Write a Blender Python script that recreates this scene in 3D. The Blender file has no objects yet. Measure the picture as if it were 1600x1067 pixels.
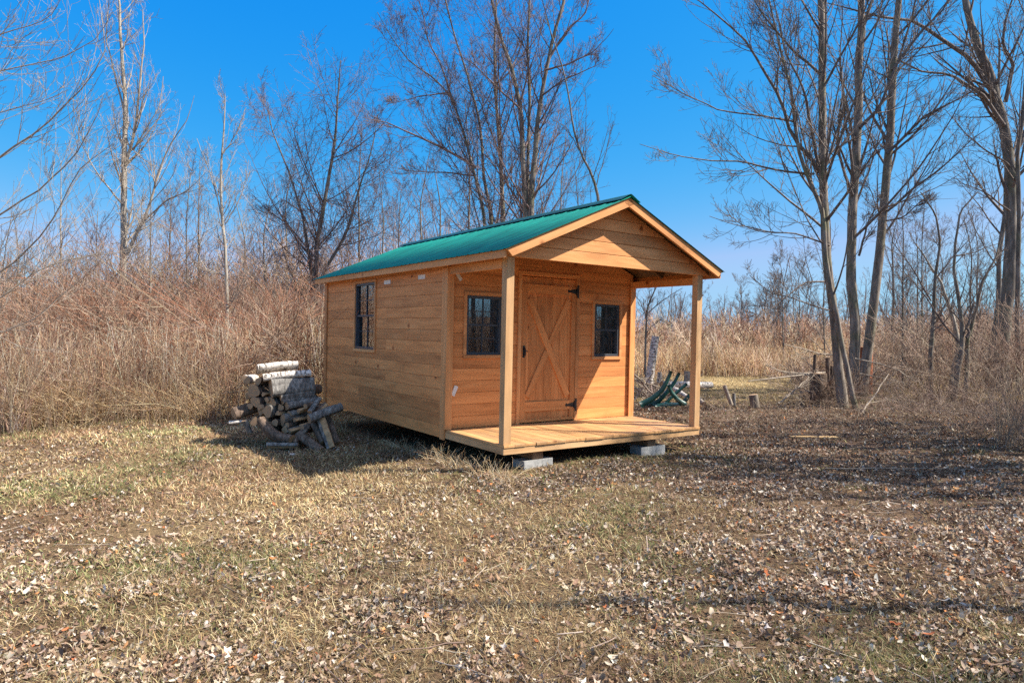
import bpy, math, random
import numpy as np
from mathutils import Vector, Matrix

# ------------------------------------------------------------------ camera, sky, sun
S = bpy.context.scene
COL = S.collection
F = 1045.37
EYE = 1.45
PITCH = 0.00535
cam = bpy.data.cameras.new('camera')
cam.lens = 36.0 * F / 1600.0
cam.sensor_width = 36.0
cam.clip_start = 0.05
cam.clip_end = 5000
co = bpy.data.objects.new('camera', cam)
COL.objects.link(co)
co.location = (0, 0, EYE)
co.rotation_euler = (math.pi / 2 - PITCH, 0, 0)
S.camera = co

SUN = np.array([1.34, -0.17, 1.50]); SUN /= np.linalg.norm(SUN)
elev = math.asin(SUN[2])
w = bpy.data.worlds.new('World'); S.world = w; w.use_nodes = True
nt = w.node_tree; nt.nodes.clear()
sky = nt.nodes.new('ShaderNodeTexSky'); sky.sky_type = 'NISHITA'; sky.sun_disc = False
sky.sun_elevation = elev
sky.sun_rotation = math.atan2(SUN[0], SUN[1])
sky.air_density = 1.0; sky.dust_density = 0.6; sky.ozone_density = 2.2
# each channel of the sky gets its own gain and gamma: a polarised, deep March sky
sp = nt.nodes.new('ShaderNodeSeparateColor'); cb_ = nt.nodes.new('ShaderNodeCombineColor'); nt.links.new(sky.outputs[0], sp.inputs[0])
for ch, (gain, gam) in enumerate([(0.020, 3.2), (0.485, 0.76), (2.0, 0.15)]):
    pw = nt.nodes.new('ShaderNodeMath'); pw.operation = 'POWER'; pw.inputs[1].default_value = gam
    ml = nt.nodes.new('ShaderNodeMath'); ml.operation = 'MULTIPLY'; ml.inputs[1].default_value = gain
    nt.links.new(sp.outputs[ch], pw.inputs[0]); nt.links.new(pw.outputs[0], ml.inputs[0]); mn = nt.nodes.new('ShaderNodeMath'); mn.operation = 'MINIMUM'; mn.inputs[1].default_value = (1.02, 1.95, 2.7)[ch]; nt.links.new(ml.outputs[0], mn.inputs[0]); nt.links.new(mn.outputs[0], cb_.inputs[ch])
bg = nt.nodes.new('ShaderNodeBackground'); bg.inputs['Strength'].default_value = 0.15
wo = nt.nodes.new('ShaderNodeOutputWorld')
# overhead, out of view, a paler, warmer sky is added to brighten the shade
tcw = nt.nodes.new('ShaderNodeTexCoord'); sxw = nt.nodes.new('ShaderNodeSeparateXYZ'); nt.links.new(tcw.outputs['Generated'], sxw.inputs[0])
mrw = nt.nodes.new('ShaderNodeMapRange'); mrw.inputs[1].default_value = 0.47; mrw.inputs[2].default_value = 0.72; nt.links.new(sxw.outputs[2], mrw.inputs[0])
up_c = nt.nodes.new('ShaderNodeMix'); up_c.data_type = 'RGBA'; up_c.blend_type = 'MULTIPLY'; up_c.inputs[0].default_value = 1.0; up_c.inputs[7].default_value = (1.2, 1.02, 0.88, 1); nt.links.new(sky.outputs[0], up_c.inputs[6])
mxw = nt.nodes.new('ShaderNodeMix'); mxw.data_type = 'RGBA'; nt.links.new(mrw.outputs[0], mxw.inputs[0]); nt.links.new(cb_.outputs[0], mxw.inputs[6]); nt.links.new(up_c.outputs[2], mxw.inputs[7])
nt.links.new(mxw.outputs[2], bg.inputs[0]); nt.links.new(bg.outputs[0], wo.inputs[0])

sl = bpy.data.lights.new('sun', 'SUN'); sl.energy = 4.0; sl.angle = math.radians(0.5); sl.color = (1.0, 0.93, 0.82)
so = bpy.data.objects.new('sun', sl); COL.objects.link(so)
so.rotation_euler = Vector(-Vector(SUN.tolist())).to_track_quat('-Z', 'Y').to_euler()
so.location = (20, -5, 25)
S.view_settings.view_transform = 'Standard'; S.view_settings.look = 'None'
S.view_settings.gamma = 1; S.view_settings.exposure = 1.3
S.render.engine = 'CYCLES'
S.cycles.max_bounces = 6; S.cycles.transparent_max_bounces = 8
S.cycles.use_denoising = False

# ------------------------------------------------------------------ helpers
def at(px, py, Y):
    """a point of the place: bearing px, height py, at Y metres in front of the camera"""
    X = (px - 800) / F; Z = (533.5 - py) / F
    c, s = math.cos(-PITCH), math.sin(-PITCH)
    d = np.array([X, c - Z * s, s + Z * c])
    d = d / d[1] * Y
    return d + np.array([0, 0, EYE])

def lattice(seed):
    return np.random.RandomState(seed).rand(256, 256)
_lat = [lattice(i) for i in range(8)]
def vnoise(x, y, scale, seed=0):
    a = _lat[seed % 8]
    x = np.asarray(x, float) * scale + 1000 + seed * 17.3; y = np.asarray(y, float) * scale + 1000 + seed * 5.7
    xi = np.floor(x).astype(int); yi = np.floor(y).astype(int)
    fx = x - xi; fy = y - yi
    fx = fx * fx * (3 - 2 * fx); fy = fy * fy * (3 - 2 * fy)
    g = lambda i, j: a[(xi + i) % 256, (yi + j) % 256]
    return (g(0, 0) * (1 - fx) + g(1, 0) * fx) * (1 - fy) + (g(0, 1) * (1 - fx) + g(1, 1) * fx) * fy
def fnoise(x, y, s, seed=0):
    return 0.55 * vnoise(x, y, s, seed) + 0.3 * vnoise(x, y, s * 2.1, seed + 1) + 0.15 * vnoise(x, y, s * 4.3, seed + 2)

def ground_h(x, y):
    x = np.asarray(x, float); y = np.asarray(y, float)
    h = 0.10 * (fnoise(x, y, 0.22, 3) - 0.5) + 0.05 * (fnoise(x, y, 1.1, 5) - 0.5)
    h = h + .030 * (vnoise(x, y, 3.1, 2) - .5) * (np.hypot(x, y) < 20)
    h = h * np.clip(1.3 - np.hypot(x, y) / 80, 0.3, 1)
    h += 0.03 * np.exp(-((x - 6) ** 2 + (y - 12) ** 2) / 30) + 0.085 * np.exp(-((x + .1) ** 2 + (y - 7.6) ** 2) / 2.5)
    return h

def mesh_np(name, V, Fc, mat, parent=None, col=None, smooth=False, gc=None):
    me = bpy.data.meshes.new(name)
    V = np.ascontiguousarray(V, dtype=np.float32).reshape(-1, 3)
    Fc = np.ascontiguousarray(Fc, dtype=np.int32)
    n, k = Fc.shape
    me.vertices.add(len(V)); me.vertices.foreach_set('co', V.ravel())
    me.loops.add(n * k); me.loops.foreach_set('vertex_index', Fc.ravel())
    me.polygons.add(n); me.polygons.foreach_set('loop_start', np.arange(0, n * k, k, dtype=np.int32))
    if smooth: me.polygons.foreach_set('use_smooth', np.ones(n, bool))
    me.update(calc_edges=True)
    if col is not None:
        a = me.attributes.new('col', 'FLOAT_COLOR', 'POINT')
        c = np.ones((len(V), 4), np.float32); c[:, :3] = col
        a.data.foreach_set('color', c.ravel())
    me.materials.append(mat)
    o = bpy.data.objects.new(name, me); COL.objects.link(o)
    if parent is not None: o.parent = parent
    return o

def tag(o, label=None, cat=None, group=None, kind=None):
    if label: o['label'] = label
    if cat: o['category'] = cat
    if group: o['group'] = group
    if kind: o['kind'] = kind
    return o
def empty(name, loc, label, cat, group=None, rz=0.0):
    o = bpy.data.objects.new(name, None); COL.objects.link(o)
    o.location = [float(c) for c in loc]; o.rotation_euler = (0, 0, rz); o.empty_display_size = 0.2
    return tag(o, label, cat, group)

class PB:
    """collects prisms (boards, boxes) as one mesh; every board carries its own grain coordinates"""
    def __init__(s, seed=1): s.v = []; s.f = []; s.g = []; s.r = []; s.rng = random.Random(seed)
    def prism(s, pts, o, A, B, N, t, bev=0.0):
        o = Vector(o); A = Vector(A); B = Vector(B); N = Vector(N)
        n = len(pts); i0 = len(s.v)
        off = (s.rng.random() * 50, s.rng.random() * 50, s.rng.random() * 50); rr = s.rng.random()
        cx = sum(p[0] for p in pts) / n; cy = sum(p[1] for p in pts) / n
        rings = [(0.0, 0.0), (t - bev, 0.0)] + ([(t, bev)] if bev > 0 else [])
        if bev == 0: rings = [(0.0, 0.0), (t, 0.0)]
        for d, ins in rings:
            for (a, b) in pts:
                aa = a - math.copysign(min(ins, abs(a - cx)), a - cx); bb = b - math.copysign(min(ins, abs(b - cy)), b - cy)
                s.v.append(o + A * aa + B * bb + N * d); s.g.append((aa + off[0], bb + off[1], d + off[2])); s.r.append(rr)
        m = len(rings)
        s.f.append(tuple(i0 + k for k in range(n))[::-1])
        for q in range(m - 1):
            for k in range(n):
                k2 = (k + 1) % n
                s.f.append((i0 + q * n + k, i0 + q * n + k2, i0 + (q + 1) * n + k2, i0 + (q + 1) * n + k))
        s.f.append(tuple(i0 + (m - 1) * n + k for k in range(n)))
    def box(s, x0, x1, y0, y1, z0, z1, along=None, bev=0.0):
        """axis box; along = 'x','y','z' is the grain direction (longest by default)"""
        d = {'x': x1 - x0, 'y': y1 - y0, 'z': z1 - z0}
        if along is None: along = max(d, key=d.get)
        rest = [k for k in 'xyz' if k != along]; rest.sort(key=lambda k: -d[k])
        ax = {'x': (1, 0, 0), 'y': (0, 1, 0), 'z': (0, 0, 1)}
        A, B, N = along, rest[0], rest[1]
        o = Vector((x0, y0, z0))
        s.prism([(0, 0), (d[A], 0), (d[A], d[B]), (0, d[B])], o, ax[A], ax[B], ax[N], d[N], bev)
    def build(s, name, mat, parent=None):
        me = bpy.data.meshes.new(name); me.from_pydata([tuple(v) for v in s.v], [], s.f); me.update()
        import bmesh
        bm = bmesh.new(); bm.from_mesh(me); bmesh.ops.recalc_face_normals(bm, faces=bm.faces); bm.to_mesh(me); bm.free()
        a = me.attributes.new('gc', 'FLOAT_VECTOR', 'POINT'); a.data.foreach_set('vector', np.array(s.g, np.float32).ravel())
        a = me.attributes.new('rnd', 'FLOAT', 'POINT'); a.data.foreach_set('value', np.array(s.r, np.float32))
        me.materials.append(mat)
        o = bpy.data.objects.new(name, me); COL.objects.link(o)
        if parent is not None: o.parent = parent
        return o

# ------------------------------------------------------------------ materials
def newmat(name):
    m = bpy.data.materials.new(name); m.use_nodes = True
    t = m.node_tree; b = t.nodes['Principled BSDF']
    return m, t, b
def N(t, kind, **kw):
    n = t.nodes.new(kind)
    for k, v in kw.items():
        if hasattr(n, k): setattr(n, k, v)
        else: n.inputs[k].default_value = v
    return n
def ramp(t, src, stops):
    r = t.nodes.new('ShaderNodeValToRGB'); e = r.color_ramp.elements
    while len(e) < len(stops): e.new(0.5)
    for el, (p, c) in zip(e, stops): el.position = p; el.color = (*c, 1) if len(c) == 3 else c
    t.links.new(src, r.inputs[0]); return r
def mixc(t, fac, a, b, mode='MIX'):
    m = t.nodes.new('ShaderNodeMix'); m.data_type = 'RGBA'; m.blend_type = mode
    for sock, val in ((m.inputs[0], fac), (m.inputs[6], a), (m.inputs[7], b)):
        if hasattr(val, 'links'): t.links.new(val, sock)
        elif isinstance(val, (int, float)): sock.default_value = val
        else: sock.default_value = (*val, 1)
    return m.outputs[2]

def wood(name, c_dark, c_mid, c_light, knots=True, rough=0.62, grey=0.0):
    m, t, b = newmat(name)
    g = N(t, 'ShaderNodeAttribute', attribute_name='gc'); r = N(t, 'ShaderNodeAttribute', attribute_name='rnd')
    mp = N(t, 'ShaderNodeMapping'); mp.inputs['Scale'].default_value = (0.8, 9, 9); t.links.new(g.outputs['Vector'], mp.inputs[0])
    vor = N(t, 'ShaderNodeTexVoronoi', feature='F1'); vor.inputs['Scale'].default_value = 2.6; vor.inputs['Randomness'].default_value = 1
    t.links.new(g.outputs['Vector'], vor.inputs['Vector'])
    n1 = N(t, 'ShaderNodeTexNoise'); n1.inputs['Scale'].default_value = 1.4; n1.inputs['Detail'].default_value = 3; n1.inputs['Distortion'].default_value = 1.2
    t.links.new(mp.outputs[0], n1.inputs['Vector'])
    base = ramp(t, n1.outputs['Fac'], [(0.28, c_dark), (0.5, c_mid), (0.72, c_light)])
    n2 = N(t, 'ShaderNodeTexNoise'); n2.inputs['Scale'].default_value = 1.7; n2.inputs['Detail'].default_value = 3
    mp2 = N(t, 'ShaderNodeMapping'); mp2.inputs['Scale'].default_value = (0.8, 3, 3); t.links.new(g.outputs['Vector'], mp2.inputs[0]); t.links.new(mp2.outputs[0], n2.inputs['Vector'])
    bl = ramp(t, n2.outputs['Fac'], [(0.28, (0.70, 0.66, 0.62)), (0.45, (0.95, 0.93, 0.91)), (0.7, (1.06, 1.05, 1.04))])
    c = mixc(t, 1.0, base.outputs[0], bl.outputs[0], 'MULTIPLY')
    rv = ramp(t, r.outputs['Fac'], [(0, (0.80, 0.78, 0.76)), (0.5, (0.97, 0.97, 0.96)), (1, (1.1, 1.1, 1.08))])
    c = mixc(t, 1.0, c, rv.outputs[0], 'MULTIPLY')
    if knots:
        k = ramp(t, vor.outputs['Distance'], [(0.0, (0.16, 0.10, 0.07)), (0.05, (0.36, 0.25, 0.18)), (0.09, (0.78, 0.70, 0.63)), (0.14, (1, 1, 1))])
        c = mixc(t, 0.9, c, k.outputs[0], 'MULTIPLY')
    if grey:
        n3 = N(t, 'ShaderNodeTexNoise'); n3.inputs['Scale'].default_value = 2.5; n3.inputs['Detail'].default_value = 5
        t.links.new(g.outputs['Vector'], n3.inputs['Vector'])
        gr = ramp(t, n3.outputs['Fac'], [(0.4, (0, 0, 0)), (0.7, (1, 1, 1))])
        mm = N(t, 'ShaderNodeMath', operation='MULTIPLY'); mm.inputs[1].default_value = grey; t.links.new(gr.outputs[0], mm.inputs[0])
        c = mixc(t, mm.outputs[0], c, (0.16, 0.13, 0.10))
    t.links.new(c, b.inputs['Base Color']); b.inputs['Roughness'].default_value = rough
    b.inputs['Specular IOR Level'].default_value = 0.35
    bp = N(t, 'ShaderNodeBump'); bp.inputs['Strength'].default_value = 0.25; bp.inputs['Distance'].default_value = 0.004
    t.links.new(n1.outputs['Fac'], bp.inputs['Height']); t.links.new(bp.outputs[0], b.inputs['Normal'])
    return m
WALL = wood('stained_siding', (0.60, 0.235, 0.075), (0.74, 0.305, 0.10), (0.81, 0.36, 0.13))
TRIM = wood('stained_trim', (0.62, 0.27, 0.095), (0.73, 0.335, 0.125), (0.79, 0.39, 0.16))
POST = wood('post_wood', (0.52, 0.29, 0.125), (0.64, 0.38, 0.18), (0.72, 0.46, 0.24), grey=0.2)
DECK = wood('deck_wood', (0.42, 0.215, 0.085), (0.56, 0.30, 0.12), (0.64, 0.37, 0.17), grey=0.3)
DARKW = wood('bare_framing', (0.10, 0.055, 0.025), (0.15, 0.085, 0.04), (0.2, 0.12, 0.06))
SKID = wood('skid_wood', (0.20, 0.11, 0.06), (0.27, 0.15, 0.08), (0.33, 0.2, 0.11))
PLANKM = wood('old_plank', (0.35, 0.22, 0.09), (0.5, 0.33, 0.15), (0.58, 0.4, 0.2))

def simple(name, col, rough=0.6, metal=0.0, noise=0.0, nscale=20, spec=0.5, bump=0.0):
    m, t, b = newmat(name)
    b.inputs['Roughness'].default_value = rough; b.inputs['Metallic'].default_value = metal
    b.inputs['Specular IOR Level'].default_value = spec
    tc = N(t, 'ShaderNodeTexCoord'); n = N(t, 'ShaderNodeTexNoise'); n.inputs['Scale'].default_value = nscale; n.inputs['Detail'].default_value = 5
    t.links.new(tc.outputs['Object'], n.inputs['Vector'])
    lo = tuple(c * (1 - noise) for c in col); hi = tuple(min(1, c * (1 + noise)) for c in col)
    r = ramp(t, n.outputs['Fac'], [(0.3, lo), (0.7, hi)]); t.links.new(r.outputs[0], b.inputs['Base Color'])
    if bump:
        bp = N(t, 'ShaderNodeBump'); bp.inputs['Strength'].default_value = 0.6; bp.inputs['Distance'].default_value = bump
        t.links.new(n.outputs['Fac'], bp.inputs['Height']); t.links.new(bp.outputs[0], b.inputs['Normal'])
    return m
BLACK = simple('black_iron', (0.015, 0.015, 0.017), 0.5, 0.0, 0.2)
SASH = simple('window_sash_black', (0.05, 0.057, 0.07), 0.4, 0.0, 0.1)
PAPER = simple('paper', (0.78, 0.76, 0.72), 0.7, 0, 0.05, 60)
BLOCK = simple('concrete', (0.34, 0.335, 0.315), 0.9, 0, 0.25, 30, bump=0.004)
GREENP = simple('green_plastic', (0.012, 0.075, 0.058), 0.45, 0, 0.3, 12)
RUST = simple('rusty_steel', (0.30, 0.10, 0.045), 0.85, 0.1, 0.4, 25)

def metal_roof():
    m, t, b = newmat('green_metal_roof')
    tc = N(t, 'ShaderNodeTexCoord'); mp = N(t, 'ShaderNodeMapping'); mp.inputs['Scale'].default_value = (0.9, 3.5, 0.9)
    t.links.new(tc.outputs['Object'], mp.inputs[0])
    n = N(t, 'ShaderNodeTexNoise'); n.inputs['Scale'].default_value = 3; n.inputs['Detail'].default_value = 4; t.links.new(mp.outputs[0], n.inputs['Vector'])
    r = ramp(t, n.outputs['Fac'], [(0.3, (0.003, 0.165, 0.115)), (0.5, (0.004, 0.235, 0.165)), (0.7, (0.006, 0.30, 0.205))])
    t.links.new(r.outputs[0], b.inputs['Base Color']); b.inputs['Roughness'].default_value = 0.42; b.inputs['Specular IOR Level'].default_value = 0.4
    return m
ROOFM = metal_roof()

def glass():
    m = bpy.data.materials.new('window_glass'); m.use_nodes = True; t = m.node_tree; t.nodes.clear()
    out = N(t, 'ShaderNodeOutputMaterial'); gl = N(t, 'ShaderNodeBsdfGlossy'); gl.inputs['Roughness'].default_value = 0.0; gl.inputs['Color'].default_value = (0.9, 0.95, 1, 1)
    tr = N(t, 'ShaderNodeBsdfTransparent'); tr.inputs['Color'].default_value = (0.75, 0.8, 0.82, 1)
    lw = N(t, 'ShaderNodeFresnel'); lw.inputs['IOR'].default_value = 2.9
    mx = N(t, 'ShaderNodeMixShader'); t.links.new(lw.outputs[0], mx.inputs[0]); t.links.new(tr.outputs[0], mx.inputs[1]); t.links.new(gl.outputs[0], mx.inputs[2])
    t.links.new(mx.outputs[0], out.inputs[0]); return m
GLASS = glass()

def bark(name, c0, c1, c2, scale=14, bump=0.008, moss=0.0):
    m, t, b = newmat(name)
    tc = N(t, 'ShaderNodeTexCoord'); mp = N(t, 'ShaderNodeMapping'); mp.inputs['Scale'].default_value = (1, 1, 0.22); t.links.new(tc.outputs['Object'], mp.inputs[0])
    n = N(t, 'ShaderNodeTexNoise'); n.inputs['Scale'].default_value = scale; n.inputs['Detail'].default_value = 7; n.inputs['Roughness'].default_value = 0.65
    t.links.new(mp.outputs[0], n.inputs['Vector'])
    r = ramp(t, n.outputs['Fac'], [(0.32, c0), (0.5, c1), (0.68, c2)]); c = r.outputs[0]
    n2 = N(t, 'ShaderNodeTexNoise'); n2.inputs['Scale'].default_value = 1.6; n2.inputs['Detail'].default_value = 4; t.links.new(tc.outputs['Object'], n2.inputs['Vector'])
    if moss:
        mr = ramp(t, n2.outputs['Fac'], [(0.5, (0, 0, 0)), (0.66, (moss, moss, moss))]); c = mixc(t, mr.outputs[0], c, (0.13, 0.15, 0.06))
    t.links.new(c, b.inputs['Base Color']); b.inputs['Roughness'].default_value = 0.9; b.inputs['Specular IOR Level'].default_value = 0.2
    bp = N(t, 'ShaderNodeBump'); bp.inputs['Strength'].default_value = 0.8; bp.inputs['Distance'].default_value = bump
    t.links.new(n.outputs['Fac'], bp.inputs['Height']); t.links.new(bp.outputs[0], b.inputs['Normal'])
    return m
BARK_G = bark('grey_brown_bark', (0.10, 0.082, 0.066), (0.215, 0.178, 0.145), (0.34, 0.29, 0.24), moss=0.5)
BARK_D = bark('dark_bark', (0.08, 0.068, 0.057), (0.17, 0.145, 0.122), (0.275, 0.24, 0.205), moss=0.35)
BARK_P = bark('pale_bark', (0.16, 0.135, 0.11), (0.33, 0.29, 0.24), (0.46, 0.42, 0.36))
TWIG_B = bark('brown_twig', (0.10, 0.08, 0.07), (0.16, 0.13, 0.115), (0.25, 0.21, 0.185), bump=0.001)
TWIG_R = bark('reddish_twig', (0.12, 0.085, 0.08), (0.19, 0.135, 0.125), (0.28, 0.21, 0.19), bump=0.001)
TWIG_P = bark('pale_twig', (0.24, 0.19, 0.15), (0.36, 0.30, 0.24), (0.47, 0.41, 0.34), bump=0.001)
LOGB = bark('log_bark', (0.06, 0.055, 0.05), (0.165, 0.153, 0.138), (0.33, 0.31, 0.28), scale=26, bump=0.025)
LOGB2 = bark('brown_log_bark', (0.05, 0.035, 0.026), (0.135, 0.095, 0.07), (0.26, 0.19, 0.145), scale=26, bump=0.025)
DEAD = bark('weathered_branch', (0.20, 0.16, 0.125), (0.33, 0.27, 0.21), (0.46, 0.39, 0.31), scale=18, bump=0.003)

def birch():
    m, t, b = newmat('birch_bark')
    g = N(t, 'ShaderNodeAttribute', attribute_name='gc'); mp = N(t, 'ShaderNodeMapping'); mp.inputs['Scale'].default_value = (14, 3.0, 1); t.links.new(g.outputs['Vector'], mp.inputs[0])
    n = N(t, 'ShaderNodeTexNoise'); n.inputs['Scale'].default_value = 2.2; n.inputs['Detail'].default_value = 5; n.inputs['Roughness'].default_value = 0.6; t.links.new(mp.outputs[0], n.inputs['Vector'])
    r = ramp(t, n.outputs['Fac'], [(0.38, (0.05, 0.042, 0.036)), (0.44, (0.28, 0.24, 0.20)), (0.50, (0.58, 0.52, 0.46)), (0.8, (0.72, 0.69, 0.63))])
    t.links.new(r.outputs[0], b.inputs['Base Color']); b.inputs['Roughness'].default_value = 0.75
    return m
BIRCH = birch()
def cutend():
    m, t, b = newmat('cut_wood')
    g = N(t, 'ShaderNodeAttribute', attribute_name='gc')
    wv = N(t, 'ShaderNodeTexWave', wave_type='RINGS', rings_direction='Z'); wv.inputs['Scale'].default_value = 30; wv.inputs['Distortion'].default_value = 3; wv.inputs['Detail'].default_value = 3
    t.links.new(g.outputs['Vector'], wv.inputs['Vector'])
    r = ramp(t, wv.outputs['Fac'], [(0.0, (0.42, 0.22, 0.095)), (1.0, (0.60, 0.35, 0.16))])
    n = N(t, 'ShaderNodeTexNoise'); n.inputs['Scale'].default_value = 9; t.links.new(g.outputs['Vector'], n.inputs['Vector'])
    c = mixc(t, n.outputs['Fac'], r.outputs[0], (0.20, 0.15, 0.11))
    t.links.new(c, b.inputs['Base Color']); b.inputs['Roughness'].default_value = 0.85
    return m
CUT = cutend()

def stuffmat(name, transl=0.25, rough=0.8):
    m = bpy.data.materials.new(name); m.use_nodes = True; t = m.node_tree; t.nodes.clear()
    out = N(t, 'ShaderNodeOutputMaterial'); a = N(t, 'ShaderNodeAttribute', attribute_name='col')
    d = N(t, 'ShaderNodeBsdfDiffuse'); tr = N(t, 'ShaderNodeBsdfTranslucent'); mx = N(t, 'ShaderNodeMixShader'); mx.inputs[0].default_value = transl
    t.links.new(a.outputs['Color'], d.inputs[0]); t.links.new(a.outputs['Color'], tr.inputs[0])
    t.links.new(d.outputs[0], mx.inputs[1]); t.links.new(tr.outputs[0], mx.inputs[2]); t.links.new(mx.outputs[0], out.inputs[0]); return m
BLADE = stuffmat('dry_blades', 0.25); LEAF = stuffmat('dead_leaves', 0.15); STEM = stuffmat('dry_stems', 0.12)

def groundmat():
    m, t, b = newmat('soil_and_thatch')
    tc = N(t, 'ShaderNodeTexCoord')
    def ns(s, d=6, r=0.6):
        n = N(t, 'ShaderNodeTexNoise'); n.inputs['Scale'].default_value = s; n.inputs['Detail'].default_value = d; n.inputs['Roughness'].default_value = r
        t.links.new(tc.outputs['Object'], n.inputs['Vector']); return n
    big = ns(0.45, 4); mid = ns(5, 6, 0.7); fine = ns(55, 5, 0.75)
    c1 = ramp(t, big.outputs['Fac'], [(0.35, (0.17, 0.115, 0.075)), (0.6, (0.27, 0.20, 0.12))])
    c2 = ramp(t, mid.outputs['Fac'], [(0.3, (0.6, 0.56, 0.52)), (0.7, (1.3, 1.28, 1.2))])
    c3 = ramp(t, fine.outputs['Fac'], [(0.3, (0.35, 0.33, 0.3)), (0.7, (1.5, 1.45, 1.4))])
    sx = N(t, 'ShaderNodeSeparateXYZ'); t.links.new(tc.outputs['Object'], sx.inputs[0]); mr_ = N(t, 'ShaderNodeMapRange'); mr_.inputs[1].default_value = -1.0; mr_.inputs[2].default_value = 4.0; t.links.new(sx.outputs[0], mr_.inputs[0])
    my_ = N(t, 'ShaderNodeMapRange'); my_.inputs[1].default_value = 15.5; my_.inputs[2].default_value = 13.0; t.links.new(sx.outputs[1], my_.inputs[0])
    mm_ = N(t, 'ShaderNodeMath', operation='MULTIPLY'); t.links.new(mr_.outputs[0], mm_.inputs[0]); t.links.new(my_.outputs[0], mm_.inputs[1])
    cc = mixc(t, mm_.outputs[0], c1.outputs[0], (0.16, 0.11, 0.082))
    c = mixc(t, 1, cc, c2.outputs[0], 'MULTIPLY'); c = mixc(t, 1, c, c3.outputs[0], 'MULTIPLY')
    t.links.new(c, b.inputs['Base Color']); b.inputs['Roughness'].default_value = 1; b.inputs['Specular IOR Level'].default_value = 0.1
    bp = N(t, 'ShaderNodeBump'); bp.inputs['Strength'].default_value = 1; bp.inputs['Distance'].default_value = 0.03
    t.links.new(fine.outputs['Fac'], bp.inputs['Height']); t.links.new(bp.outputs[0], b.inputs['Normal']); return m

# ------------------------------------------------------------------ ground
def ground():
    g = np.concatenate([-np.geomspace(30, 2500, 14)[::-1], np.linspace(-29, 29, 420), np.geomspace(30, 2500, 14)])
    X, Y = np.meshgrid(g, g + 10, indexing='ij')
    V = np.stack([X, Y, ground_h(X, Y)], -1).reshape(-1, 3); n = len(g)
    i, j = np.meshgrid(np.arange(n - 1), np.arange(n - 1), indexing='ij')
    q = (i * n + j).ravel()
    Fc = np.stack([q, q + n, q + n + 1, q + 1], 1)
    tag(mesh_np('ground', V, Fc, groundmat(), smooth=True), kind='structure')
ground()

# ------------------------------------------------------------------ cabin
YAW = 0.60949
CX, CY = -0.0934, 6.8751
Wd, P, T = 3.05, 1.243, 5.372
OV, EO = 0.19, 0.145
ZR, SL = 3.062, 0.432
Uc = Vector((math.cos(YAW), math.sin(YAW), -0.0125)).normalized()
Vc = Vector((-math.sin(YAW), math.cos(YAW), 0.0188)).normalized()
Zc = Uc.cross(Vc).normalized(); Vc = Zc.cross(Uc)
CM = Matrix(((Uc.x, Vc.x, Zc.x, CX), (Uc.y, Vc.y, Zc.y, CY), (Uc.z, Vc.z, Zc.z, 0.0), (0, 0, 0, 1)))
def inside_cabin(x, y, m=0.0):
    u = (x - CX) * math.cos(YAW) + (y - CY) * math.sin(YAW); v = -(x - CX) * math.sin(YAW) + (y - CY) * math.cos(YAW)
    return (u > 0 - m) & (u < Wd + m) & (v > -m) & (v < T + m)

def roofz(u): return ZR - SL * abs(u - Wd / 2)     # top of the metal

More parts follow.
